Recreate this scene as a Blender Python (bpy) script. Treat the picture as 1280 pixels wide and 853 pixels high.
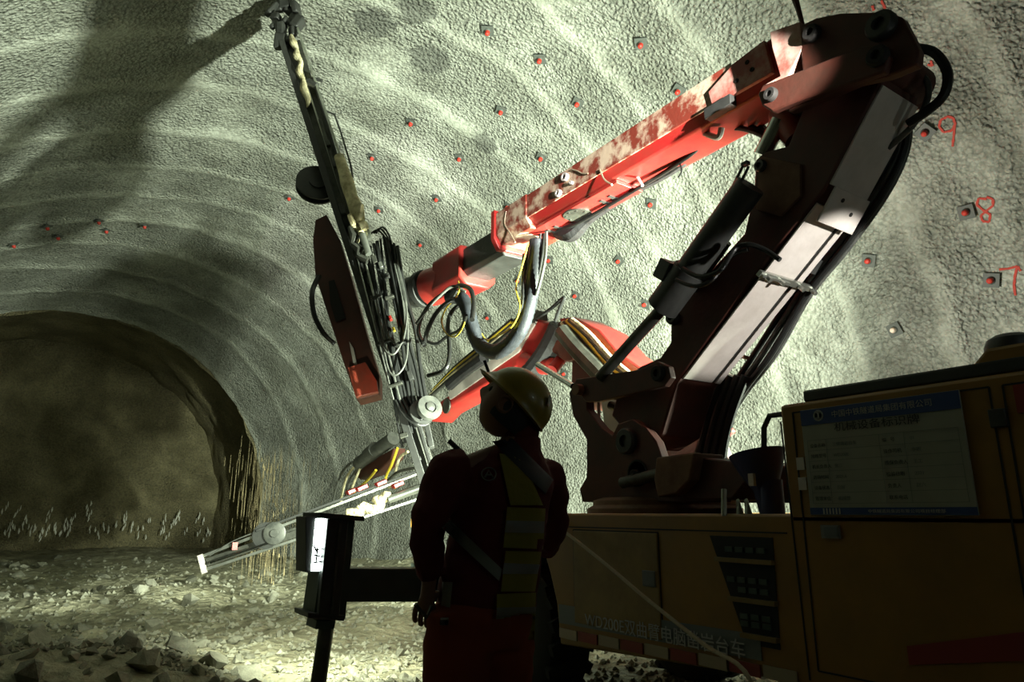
import bpy, bmesh, math, random
from mathutils import Vector, Matrix, noise
from mathutils.geometry import tessellate_polygon
for o in list(bpy.data.objects): bpy.data.objects.remove(o)
sc = bpy.context.scene; COL = sc.collection
random.seed(7)
V = Vector; PI = math.pi
# ------------------------------------------------------------------ camera
F = 853.0; H = 1.25
PITCH = math.atan(213.5/F); YAW = math.atan2(590, math.hypot(F, 213.5))
cam = bpy.data.cameras.new('camera'); co = bpy.data.objects.new('camera', cam); COL.objects.link(co)
cam.sensor_width = 36; cam.lens = F*36/1280; cam.clip_start = .05; cam.clip_end = 200
co.location = (0, 0, H); co.rotation_euler = (PI/2+PITCH, 0, -YAW); sc.camera = co
# ------------------------------------------------------------------ view, world, lights
sc.view_settings.view_transform = 'Standard'; sc.view_settings.look = 'None'
sc.view_settings.gamma = 1; sc.view_settings.use_curve_mapping = False
sc.view_settings.exposure = 0.3
w = bpy.data.worlds.new('world'); sc.world = w; w.use_nodes = True
w.node_tree.nodes['Background'].inputs[0].default_value = (.55, .65, .5, 1)
w.node_tree.nodes['Background'].inputs[1].default_value = .0025
def lamp(name, kind, loc, power, color, target=None, size=.12, angle=None, blend=.3):
    l = bpy.data.lights.new(name, kind); l.energy = power; l.color = color
    if kind in ('POINT', 'SPOT'): l.shadow_soft_size = size
    if kind == 'SPOT': l.spot_size = math.radians(angle); l.spot_blend = blend
    o = bpy.data.objects.new(name, l); COL.objects.link(o); o.location = loc
    if target is not None: o.rotation_euler = (V(target)-V(loc)).to_track_quat('-Z', 'Y').to_euler()
    return o
GREEN = (.9, 1.0, .80)
L_FRONT = V((3.42, 5.45, 1.22)); L_SIDE = V((5.0, 4.6, 1.75)); L_KEY = V((5.0, 1.9, 1.95)); L_JACK = V((1.62, 4.75, 1.08))
L_REAR = V((2.0, -.8, 2.65)); L_REAR2 = V((3.7, -.3, 2.05))
lamp('key_floodlight', 'SPOT', L_KEY+V((-.02, .1, .03)), 8200, GREEN, (3.4, 14, 5.6), .1, 130, 1.0)
lamp('front_floodlight', 'SPOT', L_FRONT+V((0, .12, .12)), 210, GREEN, (3.4, 11, 6), .09, 140, .5)
lamp('side_light', 'SPOT', L_SIDE+V((.1, .08, .02)), 1500, GREEN, (7.6, 12, 4.2), .1, 150, 1.0)
lamp('rear_spotlight', 'SPOT', L_REAR, 3600, (1, .97, .9), L_REAR+V((math.sin(math.radians(13.2)), math.cos(math.radians(13.2)), math.tan(math.radians(17)))), .03, 16.2, .12)
lamp('rear_spotlight', 'SPOT', L_REAR2, 420, (1, .97, .9), (3.40, 2.15, 2.47), .04, 20, .2)
lamp('jack_light', 'SPOT', (1.62, 5.12, 1.05), 330, (.92, 1, .76), (4.0, 8.0, .0), .05, 135, .7)
lamp('side_light', 'SPOT', L_SIDE+V((.16, -.12, .05)), 620, (.97, 1, .87), (8.6, 2.6, 4.6), .06, 110, .9)  # backward fill added to brighten the near right wall, no fixture of its own
# ------------------------------------------------------------------ pixel helpers (a ray of the camera cut by a plane of the place)
C0 = V((0, 0, H))
def ray(px, py):
    x = (px-640)/F; y = (426.5-py)/F
    fy = math.cos(PITCH)-y*math.sin(PITCH); fz = math.sin(PITCH)+y*math.cos(PITCH)
    c, s = math.cos(YAW), math.sin(YAW)
    return V((c*x+s*fy, -s*x+c*fy, fz))
def onX(px, py, X): r = ray(px, py); return C0+r*(X/r.x)
def onY(px, py, Y): r = ray(px, py); return C0+r*(Y/r.y)
def onZ(px, py, Z): r = ray(px, py); return C0+r*((Z-H)/r.z)
def onP(px, py, p0, n): r = ray(px, py); return C0+r*((V(p0)-C0).dot(n)/r.dot(n))
# ------------------------------------------------------------------ materials
def mat(name, col, rough=.6, metal=0, bump=0, bscale=20, var=.0, vscale=3, col2=None, emit=None, estr=0, coat=0, spec=.5):
    m = bpy.data.materials.new(name); m.use_nodes = True; nt = m.node_tree; N = nt.nodes; L = nt.links
    b = N['Principled BSDF']; b.inputs['Base Color'].default_value = (*col, 1)
    b.inputs['Roughness'].default_value = rough; b.inputs['Metallic'].default_value = metal
    b.inputs['Specular IOR Level'].default_value = spec
    b.inputs['Coat Weight'].default_value = coat
    if emit: b.inputs['Emission Color'].default_value = (*emit, 1); b.inputs['Emission Strength'].default_value = estr
    tc = N.new('ShaderNodeTexCoord')
    if col2 is not None:
        n = N.new('ShaderNodeTexNoise'); n.inputs['Scale'].default_value = vscale; n.inputs['Detail'].default_value = 6; n.inputs['Roughness'].default_value = .65
        L.new(tc.outputs['Object'], n.inputs['Vector'])
        r = N.new('ShaderNodeValToRGB'); r.color_ramp.elements[0].position = .5-var; r.color_ramp.elements[1].position = .5+var
        r.color_ramp.elements[0].color = (*col, 1); r.color_ramp.elements[1].color = (*col2, 1)
        L.new(n.outputs['Fac'], r.inputs['Fac']); L.new(r.outputs['Color'], b.inputs['Base Color'])
    if bump:
        n2 = N.new('ShaderNodeTexNoise'); n2.inputs['Scale'].default_value = bscale; n2.inputs['Detail'].default_value = 4
        L.new(tc.outputs['Object'], n2.inputs['Vector'])
        bp = N.new('ShaderNodeBump'); bp.inputs['Strength'].default_value = bump; bp.inputs['Distance'].default_value = .02
        L.new(n2.outputs['Fac'], bp.inputs['Height']); L.new(bp.outputs['Normal'], b.inputs['Normal'])
    return m
M = {}
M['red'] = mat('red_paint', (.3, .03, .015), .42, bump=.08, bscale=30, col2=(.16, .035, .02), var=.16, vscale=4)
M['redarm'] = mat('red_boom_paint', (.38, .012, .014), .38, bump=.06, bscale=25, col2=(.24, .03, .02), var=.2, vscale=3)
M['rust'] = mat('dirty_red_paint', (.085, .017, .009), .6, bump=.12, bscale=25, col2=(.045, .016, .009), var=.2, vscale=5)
M['stain'] = mat('stained_red_paint', (.22, .035, .02), .5, bump=.12, bscale=30, col2=(.6, .48, .34), var=.06, vscale=5)
M['pale'] = mat('worn_pale_red_paint', (.5, .33, .27), .5, bump=.1, bscale=30, col2=(.34, .08, .06), var=.1, vscale=5)
M['plate'] = mat('dusty_grey_plate', (.6, .56, .52), .5, bump=.06, bscale=40, col2=(.42, .38, .34), var=.25, vscale=5)
M['dusty'] = mat('dusty_brown_casting', (.2, .11, .06), .7, bump=.2, bscale=20, col2=(.1, .04, .02), var=.2, vscale=6)
M['yellow'] = mat('orange_yellow_paint', (.27, .13, .012), .5, bump=.05, bscale=30, col2=(.17, .09, .014), var=.25, vscale=3)
M['door'] = mat('dusty_yellow_door_paint', (.24, .155, .045), .6, bump=.08, bscale=30, col2=(.15, .09, .025), var=.2, vscale=6)
M['black'] = mat('black_paint', (.014, .015, .014), .5, bump=.05, bscale=30, col2=(.04, .042, .038), var=.2, vscale=5)
M['rubber'] = mat('black_rubber_hose', (.014, .015, .014), .42, bump=.1, bscale=60, spec=.35)
M['hose2'] = mat('dusty_grey_hose', (.1, .105, .09), .5, bump=.1, bscale=60, col2=(.03, .033, .03), var=.2, vscale=9)
M['yhose'] = mat('yellow_hose', (.65, .5, .04), .4)
M['steel'] = mat('bare_steel', (.5, .52, .47), .32, metal=.85, bump=.05, bscale=40, col2=(.28, .3, .26), var=.2, vscale=6)
M['dsteel'] = mat('dark_oily_steel', (.03, .031, .027), .45, metal=.5, bump=.15, bscale=20, col2=(.1, .105, .085), var=.2, vscale=6)
M['chrome'] = mat('polished_piston_rod', (.5, .52, .5), .18, metal=1)
M['mud'] = mat('muddy_cream_crust', (.75, .7, .45), .85, bump=.6, bscale=18, col2=(.3, .26, .14), var=.15, vscale=9)
M['sleeve'] = mat('hose_guard_spiral', (.016, .018, .02), .5, bump=.2, bscale=70, col2=(.035, .04, .048), var=.12, vscale=5, spec=.3)
M['wrap'] = mat('black_plastic_wrap', (.012, .012, .013), .6, bump=.9, bscale=9)
M['tyre'] = mat('tyre_rubber', (.035, .034, .03), .85, bump=.3, bscale=20)
M['dark'] = mat('dark_recess', (.012, .011, .009), .8)
M['jack'] = mat('dark_green_steel', (.035, .05, .042), .5, metal=.3, bump=.08, bscale=20, col2=(.06, .08, .065), var=.2, vscale=4)
M['lit'] = mat('lit_lamp_glass', (.9, 1, .9), .3, emit=(.85, 1, .92), estr=14)
M['white'] = mat('white_print', (.36, .36, .34), .6)
M['blue'] = mat('blue_print', (.015, .04, .15), .5)
M['signface'] = mat('cream_sign_face', (.3, .3, .24), .5, col2=(.25, .25, .2), var=.2, vscale=5)
M['ink'] = mat('black_print', (.02, .02, .025), .6)
M['band'] = mat('slate_band_print', (.12, .13, .13), .6)
M['maroon'] = mat('maroon_stripe_print', (.2, .02, .015), .5)
M['reflred'] = mat('red_reflector', (.2, .02, .012), .4)
M['reflwhite'] = mat('pale_reflector', (.3, .24, .16), .4)
M['helmet'] = mat('yellow_helmet', (.33, .24, .02), .35, bump=.02, bscale=40, coat=.1, col2=(.2, .15, .02), var=.3, vscale=9)
M['skin'] = mat('skin', (.2, .1, .06), .6)
M['cloth'] = mat('dark_red_cloth', (.09, .006, .006), .9, bump=.35, bscale=14)
M['orange'] = mat('orange_cloth', (.2, .03, .008), .9, bump=.35, bscale=12)
M['hivis'] = mat('yellow_green_vest_cloth', (.22, .19, .025), .85, bump=.2, bscale=30)
M['refl'] = mat('grey_reflective_tape', (.17, .175, .16), .5, bump=.1, bscale=40)
M['bluework'] = mat('dark_blue_paint', (.025, .035, .12), .35)
M['rope'] = mat('tan_rope', (.36, .3, .2), .85, bump=.5, bscale=60)
M['boltred'] = mat('red_bolt_cap', (.45, .03, .018), .5)
M['boltgrey'] = mat('grey_bolt_plate', (.07, .08, .07), .6, bump=.2, bscale=60, col2=(.07, .08, .07), var=.2, vscale=20)
M['boltpale'] = mat('pale_bolt_cap', (.75, .62, .5), .5)
M['spray'] = mat('red_spray_paint', (.42, .05, .035), .85)
M['water'] = mat('muddy_falling_water', (.3, .25, .14), .3)
M['deb'] = mat('pale_chip', (.8, .8, .7), .8)
M['boot'] = mat('black_rubber_boot', (.02, .02, .02), .5)

# shotcrete: grainy between smooth trowelled ribs
RIBS = [-5.6, -4.27, -2.94, -1.6, -.27, 1.07, 2.41, 3.76, 4.92, 6.26, 7.58, 9.12, 10.5, 11.9, 13.3, 14.7, 16.1, 17.5, 19.0, 20.5, 22.0]
def shotcrete(name, c1, c2, rock=False):
    m = bpy.data.materials.new(name); m.use_nodes = True; nt = m.node_tree; N = nt.nodes; L = nt.links
    b = N['Principled BSDF']; b.inputs['Roughness'].default_value = .9; b.inputs['Specular IOR Level'].default_value = .25
    tc = N.new('ShaderNodeTexCoord'); at = N.new('ShaderNodeAttribute'); at.attribute_name = 'rib'
    def noi(s, d, r=.55):
        n = N.new('ShaderNodeTexNoise'); n.inputs['Scale'].default_value = s; n.inputs['Detail'].default_value = d; n.inputs['Roughness'].default_value = r
        L.new(tc.outputs['Object'], n.inputs['Vector']); return n
    def math_(op, a, bb):
        n = N.new('ShaderNodeMath'); n.operation = op; n.use_clamp = False
        for i, x in enumerate((a, bb)):
            if isinstance(x, (int, float)): n.inputs[i].default_value = x
            else: L.new(x, n.inputs[i])
        return n.outputs[0]
    big = noi(.9, 5); r = N.new('ShaderNodeValToRGB'); r.color_ramp.elements[0].position = .33; r.color_ramp.elements[1].position = .67
    r.color_ramp.elements[0].color = (*c1, 1); r.color_ramp.elements[1].color = (*c2, 1); L.new(big.outputs['Fac'], r.inputs['Fac'])
    sm = noi(14, 3); mx = N.new('ShaderNodeMix'); mx.data_type = 'RGBA'; mx.blend_type = 'MULTIPLY'; mx.inputs['Factor'].default_value = .55
    r2 = N.new('ShaderNodeValToRGB'); r2.color_ramp.elements[0].position = .3; r2.color_ramp.elements[0].color = (.55, .56, .52, 1); r2.color_ramp.elements[1].position = .6
    L.new(sm.outputs['Fac'], r2.inputs['Fac']); L.new(r.outputs['Color'], mx.inputs['A']); L.new(r2.outputs['Color'], mx.inputs['B'])
    colour = mx.outputs['Result']
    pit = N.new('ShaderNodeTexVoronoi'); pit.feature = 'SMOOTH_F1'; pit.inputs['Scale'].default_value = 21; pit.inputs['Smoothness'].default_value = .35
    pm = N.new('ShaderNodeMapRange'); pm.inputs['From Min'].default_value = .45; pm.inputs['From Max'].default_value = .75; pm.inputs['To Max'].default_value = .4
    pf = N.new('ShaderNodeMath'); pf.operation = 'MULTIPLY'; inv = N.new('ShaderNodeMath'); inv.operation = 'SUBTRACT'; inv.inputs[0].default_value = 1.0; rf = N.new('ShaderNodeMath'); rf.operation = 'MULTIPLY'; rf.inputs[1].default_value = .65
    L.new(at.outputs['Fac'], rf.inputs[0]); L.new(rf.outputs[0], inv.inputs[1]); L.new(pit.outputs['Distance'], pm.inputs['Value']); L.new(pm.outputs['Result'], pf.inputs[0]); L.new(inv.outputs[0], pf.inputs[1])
    pmx = N.new('ShaderNodeMix'); pmx.data_type = 'RGBA'; L.new(pf.outputs[0], pmx.inputs['Factor']); L.new(colour, pmx.inputs['A']); pmx.inputs['B'].default_value = (.07, .072, .06, 1); colour = pmx.outputs['Result']  # shade of the grain pits painted into the colour, less on the ribs
    # damp patches with a shape of their own
    for (p, rad) in STAINS:
        vm = N.new('ShaderNodeVectorMath'); vm.operation = 'DISTANCE'; L.new(tc.outputs['Object'], vm.inputs[0]); vm.inputs[1].default_value = p
        d = math_('ADD', vm.outputs['Value'], math_('MULTIPLY', math_('SUBTRACT', noi(9, 3).outputs['Fac'], .5), rad*1.3))
        mr = N.new('ShaderNodeMapRange'); mr.inputs['From Min'].default_value = rad*.75; mr.inputs['From Max'].default_value = rad*1.05
        mr.inputs['To Min'].default_value = .8; mr.inputs['To Max'].default_value = 0; L.new(d, mr.inputs['Value'])
        mm = N.new('ShaderNodeMix'); mm.data_type = 'RGBA'; L.new(mr.outputs['Result'], mm.inputs['Factor']); L.new(colour, mm.inputs['A'])
        mm.inputs['B'].default_value = (.11, .115, .1, 1); colour = mm.outputs['Result']
    L.new(colour, b.inputs['Base Color'])
    g = noi(24, 4, .7); g3 = noi(3.2, 4)
    wv = N.new('ShaderNodeVectorMath'); wv.operation = 'ADD'; L.new(tc.outputs['Object'], wv.inputs[0])
    wn = noi(11, 2); ws = N.new('ShaderNodeVectorMath'); ws.operation = 'SCALE'; L.new(wn.outputs['Color'], ws.inputs[0]); ws.inputs['Scale'].default_value = .06; L.new(ws.outputs['Vector'], wv.inputs[1])
    vo = pit; L.new(wv.outputs['Vector'], pit.inputs['Vector'])
    grain = math_('ADD', math_('MULTIPLY', g.outputs['Fac'], .55), math_('MULTIPLY', vo.outputs['Distance'], -.75))
    patch = N.new('ShaderNodeMapRange'); patch.inputs['From Min'].default_value = .36; patch.inputs['From Max'].default_value = .55
    patch.inputs['To Min'].default_value = .25; patch.inputs['To Max'].default_value = 1.0; L.new(noi(.8, 3).outputs['Fac'], patch.inputs['Value'])
    amp = math_('MULTIPLY', math_('SUBTRACT', 1.0, math_('MULTIPLY', at.outputs['Fac'], .62)), patch.outputs['Result'])
    hh = math_('ADD', math_('MULTIPLY', grain, amp), math_('MULTIPLY', g3.outputs['Fac'], .5))
    bp = N.new('ShaderNodeBump'); bp.inputs['Strength'].default_value = 1; bp.inputs['Distance'].default_value = .14 if not rock else .1
    L.new(hh, bp.inputs['Height']); L.new(bp.outputs['Normal'], b.inputs['Normal'])
    return m
# ------------------------------------------------------------------ mesh helpers
class MB:
    def __init__(s): s.v = []; s.f = []; s.fm = []; s.mi = 0
    def add(s, vs, fs):
        k = len(s.v); s.v += [V(p) for p in vs]; s.f += [tuple(i+k for i in f) for f in fs]; s.fm += [s.mi]*len(fs); return s
    def box(s, c, d, rot=None):
        R = rot or Matrix.Identity(3); vs = []
        for i in (-.5, .5):
            for j in (-.5, .5):
                for k in (-.5, .5): vs.append(V(c)+R@V((i*d[0], j*d[1], k*d[2])))
        return s.add(vs, [(0, 1, 3, 2), (4, 6, 7, 5), (0, 4, 5, 1), (2, 3, 7, 6), (0, 2, 6, 4), (1, 5, 7, 3)])
    def prism(s, pts, ext):
        n = len(pts); pts = [V(p) for p in pts]; ext = V(ext); vs = pts+[p+ext for p in pts]
        nrm = V((0, 0, 0))
        for i in range(n): a = pts[i]; b = pts[(i+1) % n]; nrm += a.cross(b)
        fl = nrm.dot(ext) > 0
        fs = [tuple(range(n))[::-1], tuple(range(n, 2*n))]+[(i, (i+1) % n, n+(i+1) % n, n+i) for i in range(n)]
        if not fl: fs = [f[::-1] for f in fs]
        return s.add(vs, fs)
    def tube(s, pts, r, seg=8, smooth=True, caps=True, ribbed=0):
        pts = [V(p) for p in pts]
        rs = r if isinstance(r, (list, tuple)) else None
        if smooth and len(pts) > 2:
            q = []; qr = []
            for i in range(len(pts)-1):
                p0 = pts[max(i-1, 0)]; p1 = pts[i]; p2 = pts[i+1]; p3 = pts[min(i+2, len(pts)-1)]
                for k in range(6):
                    t = k/6; q.append(.5*((2*p1)+(p2-p0)*t+(2*p0-5*p1+4*p2-p3)*t*t+(3*p1-p0-3*p2+p3)*t**3))
                    qr.append(rs[i]*(1-t)+rs[i+1]*t if rs else r)
            q.append(pts[-1]); qr.append(rs[-1] if rs else r); pts = q; R = qr
        else: R = list(rs) if rs else [r]*len(pts)
        if ribbed:
            cum = [0]
            for i in range(len(pts)-1): cum.append(cum[-1]+(pts[i+1]-pts[i]).length)
            N_ = max(2, int(cum[-1]/ribbed)); q = []; qr = []; i = 0
            for k in range(N_+1):
                d = cum[-1]*k/N_
                while i < len(pts)-2 and cum[i+1] < d: i += 1
                t = (d-cum[i])/max(1e-9, cum[i+1]-cum[i]); q.append(pts[i].lerp(pts[i+1], t)); qr.append((R[i]*(1-t)+R[i+1]*t)*(1 if k % 2 else .93))
            pts = q; R = qr
        n = len(pts); T = [(pts[min(i+1, n-1)]-pts[max(i-1, 0)]).normalized() for i in range(n)]
        a = V((0, 0, 1)) if abs(T[0].z) < .9 else V((1, 0, 0)); u = T[0].cross(a).normalized(); vs = []
        for i in range(n):
            u = (u-T[i]*u.dot(T[i])).normalized(); w_ = T[i].cross(u)
            for k in range(seg):
                an = 2*PI*k/seg; vs.append(pts[i]+(u*math.cos(an)+w_*math.sin(an))*R[i])
        fs = []
        for i in range(n-1):
            for k in range(seg):
                k2 = (k+1) % seg; fs.append((i*seg+k, i*seg+k2, (i+1)*seg+k2, (i+1)*seg+k))
        if caps: fs.append(tuple(range(seg))[::-1]); fs.append(tuple((n-1)*seg+k for k in range(seg)))
        return s.add(vs, fs)
    def cyl(s, a, b, r, seg=20, r2=None): return s.tube([a, b], [r, r if r2 is None else r2], seg, smooth=False)
    def ring(s, c, ax, prof, seg=24):  # lathe: prof = [(radius, height)] about axis
        c = V(c); ax = V(ax).normalized(); a = V((0, 0, 1)) if abs(ax.z) < .9 else V((1, 0, 0)); u = ax.cross(a).normalized(); w_ = ax.cross(u)
        vs = []; n = len(prof)
        for (r, h) in prof:
            for k in range(seg): an = 2*PI*k/seg; vs.append(c+ax*h+(u*math.cos(an)+w_*math.sin(an))*r)
        fs = []
        for i in range(n-1):
            for k in range(seg): k2 = (k+1) % seg; fs.append((i*seg+k, i*seg+k2, (i+1)*seg+k2, (i+1)*seg+k))
        if prof[0][0] > 1e-5: fs.append(tuple(range(seg))[::-1])
        if prof[-1][0] > 1e-5: fs.append(tuple((n-1)*seg+k for k in range(seg)))
        return s.add(vs, fs)
    def beam(s, a, b, w_, h_, up=(0, 0, 1)):
        a = V(a); b = V(b); d = (b-a); L = d.length; y = d.normalized(); x = y.cross(V(up)).normalized(); z = x.cross(y)
        R = Matrix((x, y, z)).transposed(); return s.box((a+b)/2, (w_, L, h_), R)
    def build(s, name, mats, parent=None, bevel=0, angle=35, label=None, sub=0):
        me = bpy.data.meshes.new(name); me.from_pydata([tuple(p) for p in s.v], [], s.f); me.update()
        for m in (mats if isinstance(mats, list) else [mats]): me.materials.append(m)
        for i, p in enumerate(me.polygons): p.use_smooth = True; p.material_index = s.fm[i]
        me.set_sharp_from_angle(angle=math.radians(angle))
        o = bpy.data.objects.new(name, me); COL.objects.link(o)
        if bevel:
            b = o.modifiers.new('bevel', 'BEVEL'); b.width = bevel; b.segments = 2; b.limit_method = 'ANGLE'; b.angle_limit = math.radians(40)
        if parent is not None:
            o.parent = parent; bpy.context.view_layer.update(); o.matrix_parent_inverse = parent_world(parent).inverted()
        if label: o['label'] = label
        return o
def parent_world(p):
    m = p.matrix_basis.copy(); q = p
    while q.parent: m = q.parent.matrix_basis @ q.matrix_parent_inverse @ m if False else (q.parent.matrix_basis @ q.matrix_parent_inverse @ m); q = q.parent
    return m
def thing(name, label, cat, loc, group=None):
    o = bpy.data.objects.new(name, None); COL.objects.link(o); o.location = loc; o.empty_display_size = .2
    o['label'] = label; o['category'] = cat
    if group: o['group'] = group
    return o
def tag(o, label, cat, group=None):
    o['label'] = label; o['category'] = cat
    if group: o['group'] = group
    return o
def text(body, loc, size, rot, m, parent, name='lettering', depth=.0015, align='LEFT', sx=1):
    c = bpy.data.curves.new('t', 'FONT'); c.body = body; c.size = size; c.extrude = depth; c.align_x = align
    t = bpy.data.objects.new('t', c); COL.objects.link(t); bpy.context.view_layer.update()
    me = bpy.data.meshes.new_from_object(t.evaluated_get(bpy.context.evaluated_depsgraph_get()))
    bpy.data.objects.remove(t); me.materials.clear(); me.materials.append(m)
    me.transform(Matrix.Translation(V(loc)) @ rot.to_4x4() @ Matrix.Diagonal((sx, 1, 1, 1)))
    o = bpy.data.objects.new(name, me); COL.objects.link(o); o.parent = parent
    o.matrix_parent_inverse = parent_world(parent).inverted(); return o
# ------------------------------------------------------------------ the tunnel
ST = [(-8, 3, 1.75, 6.25), (9.5, 3, 1.75, 6.25), (14, 2.25, 1.5, 6.2), (19, .94, 1.19, 6.03), (22, .25, 1.3, 5.36)]
def prof(y):
    if y <= ST[0][0]: return ST[0][1:]
    for a, b in zip(ST, ST[1:]):
        if y <= b[0]:
            t = (y-a[0])/(b[0]-a[0]); return tuple(a[i]*(1-t)+b[i]*t for i in (1, 2, 3))
    return ST[-1][1:]
def ribmask(y, th):
    yy = y+.2*noise.noise(V((th*2.2, y*.3, 3)))+.09*noise.noise(V((th*11, y, 9)))+.04*noise.noise(V((th*40, y*3, 9)))
    m = 0
    for i, r in enumerate(RIBS):
        wd = .06+.05*noise.noise(V((th*3, i*7.1, 1))); d = abs(yy-r)
        m = max(m, 1-min(1, max(0, (d-wd)/.11)))
    return m
def vault_offset(y, th, mk=None):
    x_, z_ = th*6, y
    n = .10*noise.noise(V((x_*.35, z_*.35, 0)))+.045*noise.noise(V((x_*1.1, z_*1.1, 5)))+.02*noise.noise(V((x_*3.1, z_*3.1, 8)))
    if mk is None: mk = ribmask(y, th)
    far = min(1, max(0, (y-9)/6))
    return n-mk*(.028+.02*far)*(.6+.8*abs(noise.noise(V((x_*.7, z_*.5, 12)))*1.6))
def vpoint(y, th, off=0):
    xc, zc, R = prof(y); r = R+vault_offset(y, th)-off
    return V((xc+r*math.sin(th), y, zc+r*math.cos(th)))
def vault_hit(px, py):
    d = ray(px, py); t = 3.0
    for _ in range(400):
        p = C0+d*t; xc, zc, R = prof(p.y); g = math.hypot(p.x-xc, p.z-zc)-R
        if g > -.004: break
        t += max(.003, -g*.3)
    th = math.atan2(p.x-xc, p.z-zc); return p.y, th
def vpt(px, py): y, th = vault_hit(px, py); return vpoint(y, th)
STAINS = [(tuple(vpt(468, 30)), .32), (tuple(vpt(536, 76)), .33), (tuple(vpt(605, 178)), .25), (tuple(vpt(520, 15)), .3), (tuple(vpt(420, 185)), .2)]
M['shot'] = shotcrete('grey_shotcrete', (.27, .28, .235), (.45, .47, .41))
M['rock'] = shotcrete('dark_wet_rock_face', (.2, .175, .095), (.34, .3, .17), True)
YS = []; y = -8.0
while y < 22.0: YS.append(y); y += .11 if y < 1.5 else (.075 if y < 10 else .1)
YS.append(22.0)
THL = -1.95; THR = 1.95; NT = 250
ths = [THL+(THR-THL)*i/NT for i in range(NT+1)]
grid = []; ribv = []
for y in YS:
    row = []; rr = []
    xc, zc, R = prof(y)
    for th in ths:
        mk = ribmask(y, th); r = R+vault_offset(y, th, mk); row.append(V((xc+r*math.sin(th), y, zc+r*math.cos(th)))); rr.append(mk)
    grid.append(row); ribv.append(rr)
nor = []
for j in range(len(YS)):
    row = []
    for i in range(NT+1):
        a = grid[min(j+1, len(YS)-1)][i]-grid[max(j-1, 0)][i]; b = grid[j][min(i+1, NT)]-grid[j][max(i-1, 0)]
        n = b.cross(a).normalized(); xc, zc, R = prof(YS[j])
        if n.dot(V((xc, YS[j], zc))-grid[j][i]) < 0: n = -n
        row.append(n)
    nor.append(row)
def vault_part(name, i0, i1):
    vs = []; ns = []; at = []; fs = []; w_ = i1-i0+1
    for j in range(len(YS)):
        for i in range(i0, i1+1): vs.append(tuple(grid[j][i])); ns.append(tuple(nor[j][i])); at.append(ribv[j][i])
    for j in range(len(YS)-1):
        for i in range(w_-1): a = j*w_+i; fs.append((a, a+w_, a+w_+1, a+1))
    me = bpy.data.meshes.new(name); me.from_pydata(vs, [], fs); me.update()
    if me.polygons[0].normal.dot(V(ns[0])) < 0: me.flip_normals()
    for p in me.polygons: p.use_smooth = True
    a = me.attributes.new('rib', 'FLOAT', 'POINT'); a.data.foreach_set('value', at)
    me.normals_split_custom_set_from_vertices(ns)
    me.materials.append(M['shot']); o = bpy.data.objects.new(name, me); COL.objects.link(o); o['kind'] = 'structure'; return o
iL = int(NT*.27); iR = int(NT*.73)
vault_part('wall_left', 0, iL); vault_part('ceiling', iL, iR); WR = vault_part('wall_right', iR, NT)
# unlined rock ring behind the last rib, then the working face
FY = 28.0
def rockring():
    mb = MB(); n = 120; k = 34
    for j in range(k+1):
        y = 22.0+(FY+.2-22.0)*j/k; t = j/k; xc = .25*(1-t)-.27*t; zc = 1.32*(1-t)+1.26*t; R = 5.3+.75*min(1, j/2.5)-.35*t
        for i in range(n+1):
            th = THL+(THR-THL)*i/n; r = R+.16*noise.noise(V((th*4, y*.9, 2)))+.08*noise.noise(V((th*12, y*2.5, 4)))
            mb.v.append(V((xc+r*math.sin(th), y, zc+r*math.cos(th))))
    for j in range(k):
        for i in range(n): a = j*(n+1)+i; mb.f.append((a, a+n+1, a+n+2, a+1)); mb.fm.append(0)
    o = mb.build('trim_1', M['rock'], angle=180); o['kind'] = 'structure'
rockring()
def rockface():
    mb = MB(); n = 90; k = 70
    for j in range(k+1):
        for i in range(n+1):
            x = -7+14*i/n; z = -1.2+9*j/k
            y = FY+.35*noise.noise(V((x*.5, z*.5, 1)))+.16*noise.noise(V((x*1.6, z*1.6, 3)))+.07*noise.noise(V((x*5, z*5, 3)))
            mb.v.append(V((x, y, z)))
    for j in range(k):
        for i in range(n): a = j*(n+1)+i; mb.f.append((a, a+1, a+n+2, a+n+1)); mb.fm.append(0)
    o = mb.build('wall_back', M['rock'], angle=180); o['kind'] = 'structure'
rockface()
# floor
def fh(x, y):
    f = min(1, max(0, (y-3.6)/2.5))
    h = .05*noise.noise(V((x*.5, y*.5, 0)))+.03*noise.noise(V((x*1.7, y*1.7, 2)))
    h += f*(.10*noise.noise(V((x*.35, y*.35, 7)))+.07*abs(noise.noise(V((x*2.3, y*2.3, 4))))+.05*noise.noise(V((x*5, y*5, 6)))+.02*noise.noise(V((x*13, y*13, 6))))
    if y < 3.6: h -= .02
    d = math.hypot((x+.3)/1.9, (y-6.2)/1.5); h += .26*max(0, 1-d*d)*f        # muck heap front left
    d2 = math.hypot((x-1.2)/2.2, (y-11.5)/1.2); h += .13*max(0, 1-d2*d2)
    wr = 9.0-(.12*(y-9) if y > 9 else 0); e = max(0, 1-abs(wr-x)/1.2); h += .45*e*e*f*(.6+.8*noise.noise(V((y*.8, 0, 3))))
    p = max(0, 1-math.hypot((x-3.4)/1.6, (y-6.6)/.9)); h = h*(1-min(1, p*2))+(-.02)*min(1, p*2)   # trodden wet hollow
    return h
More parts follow.
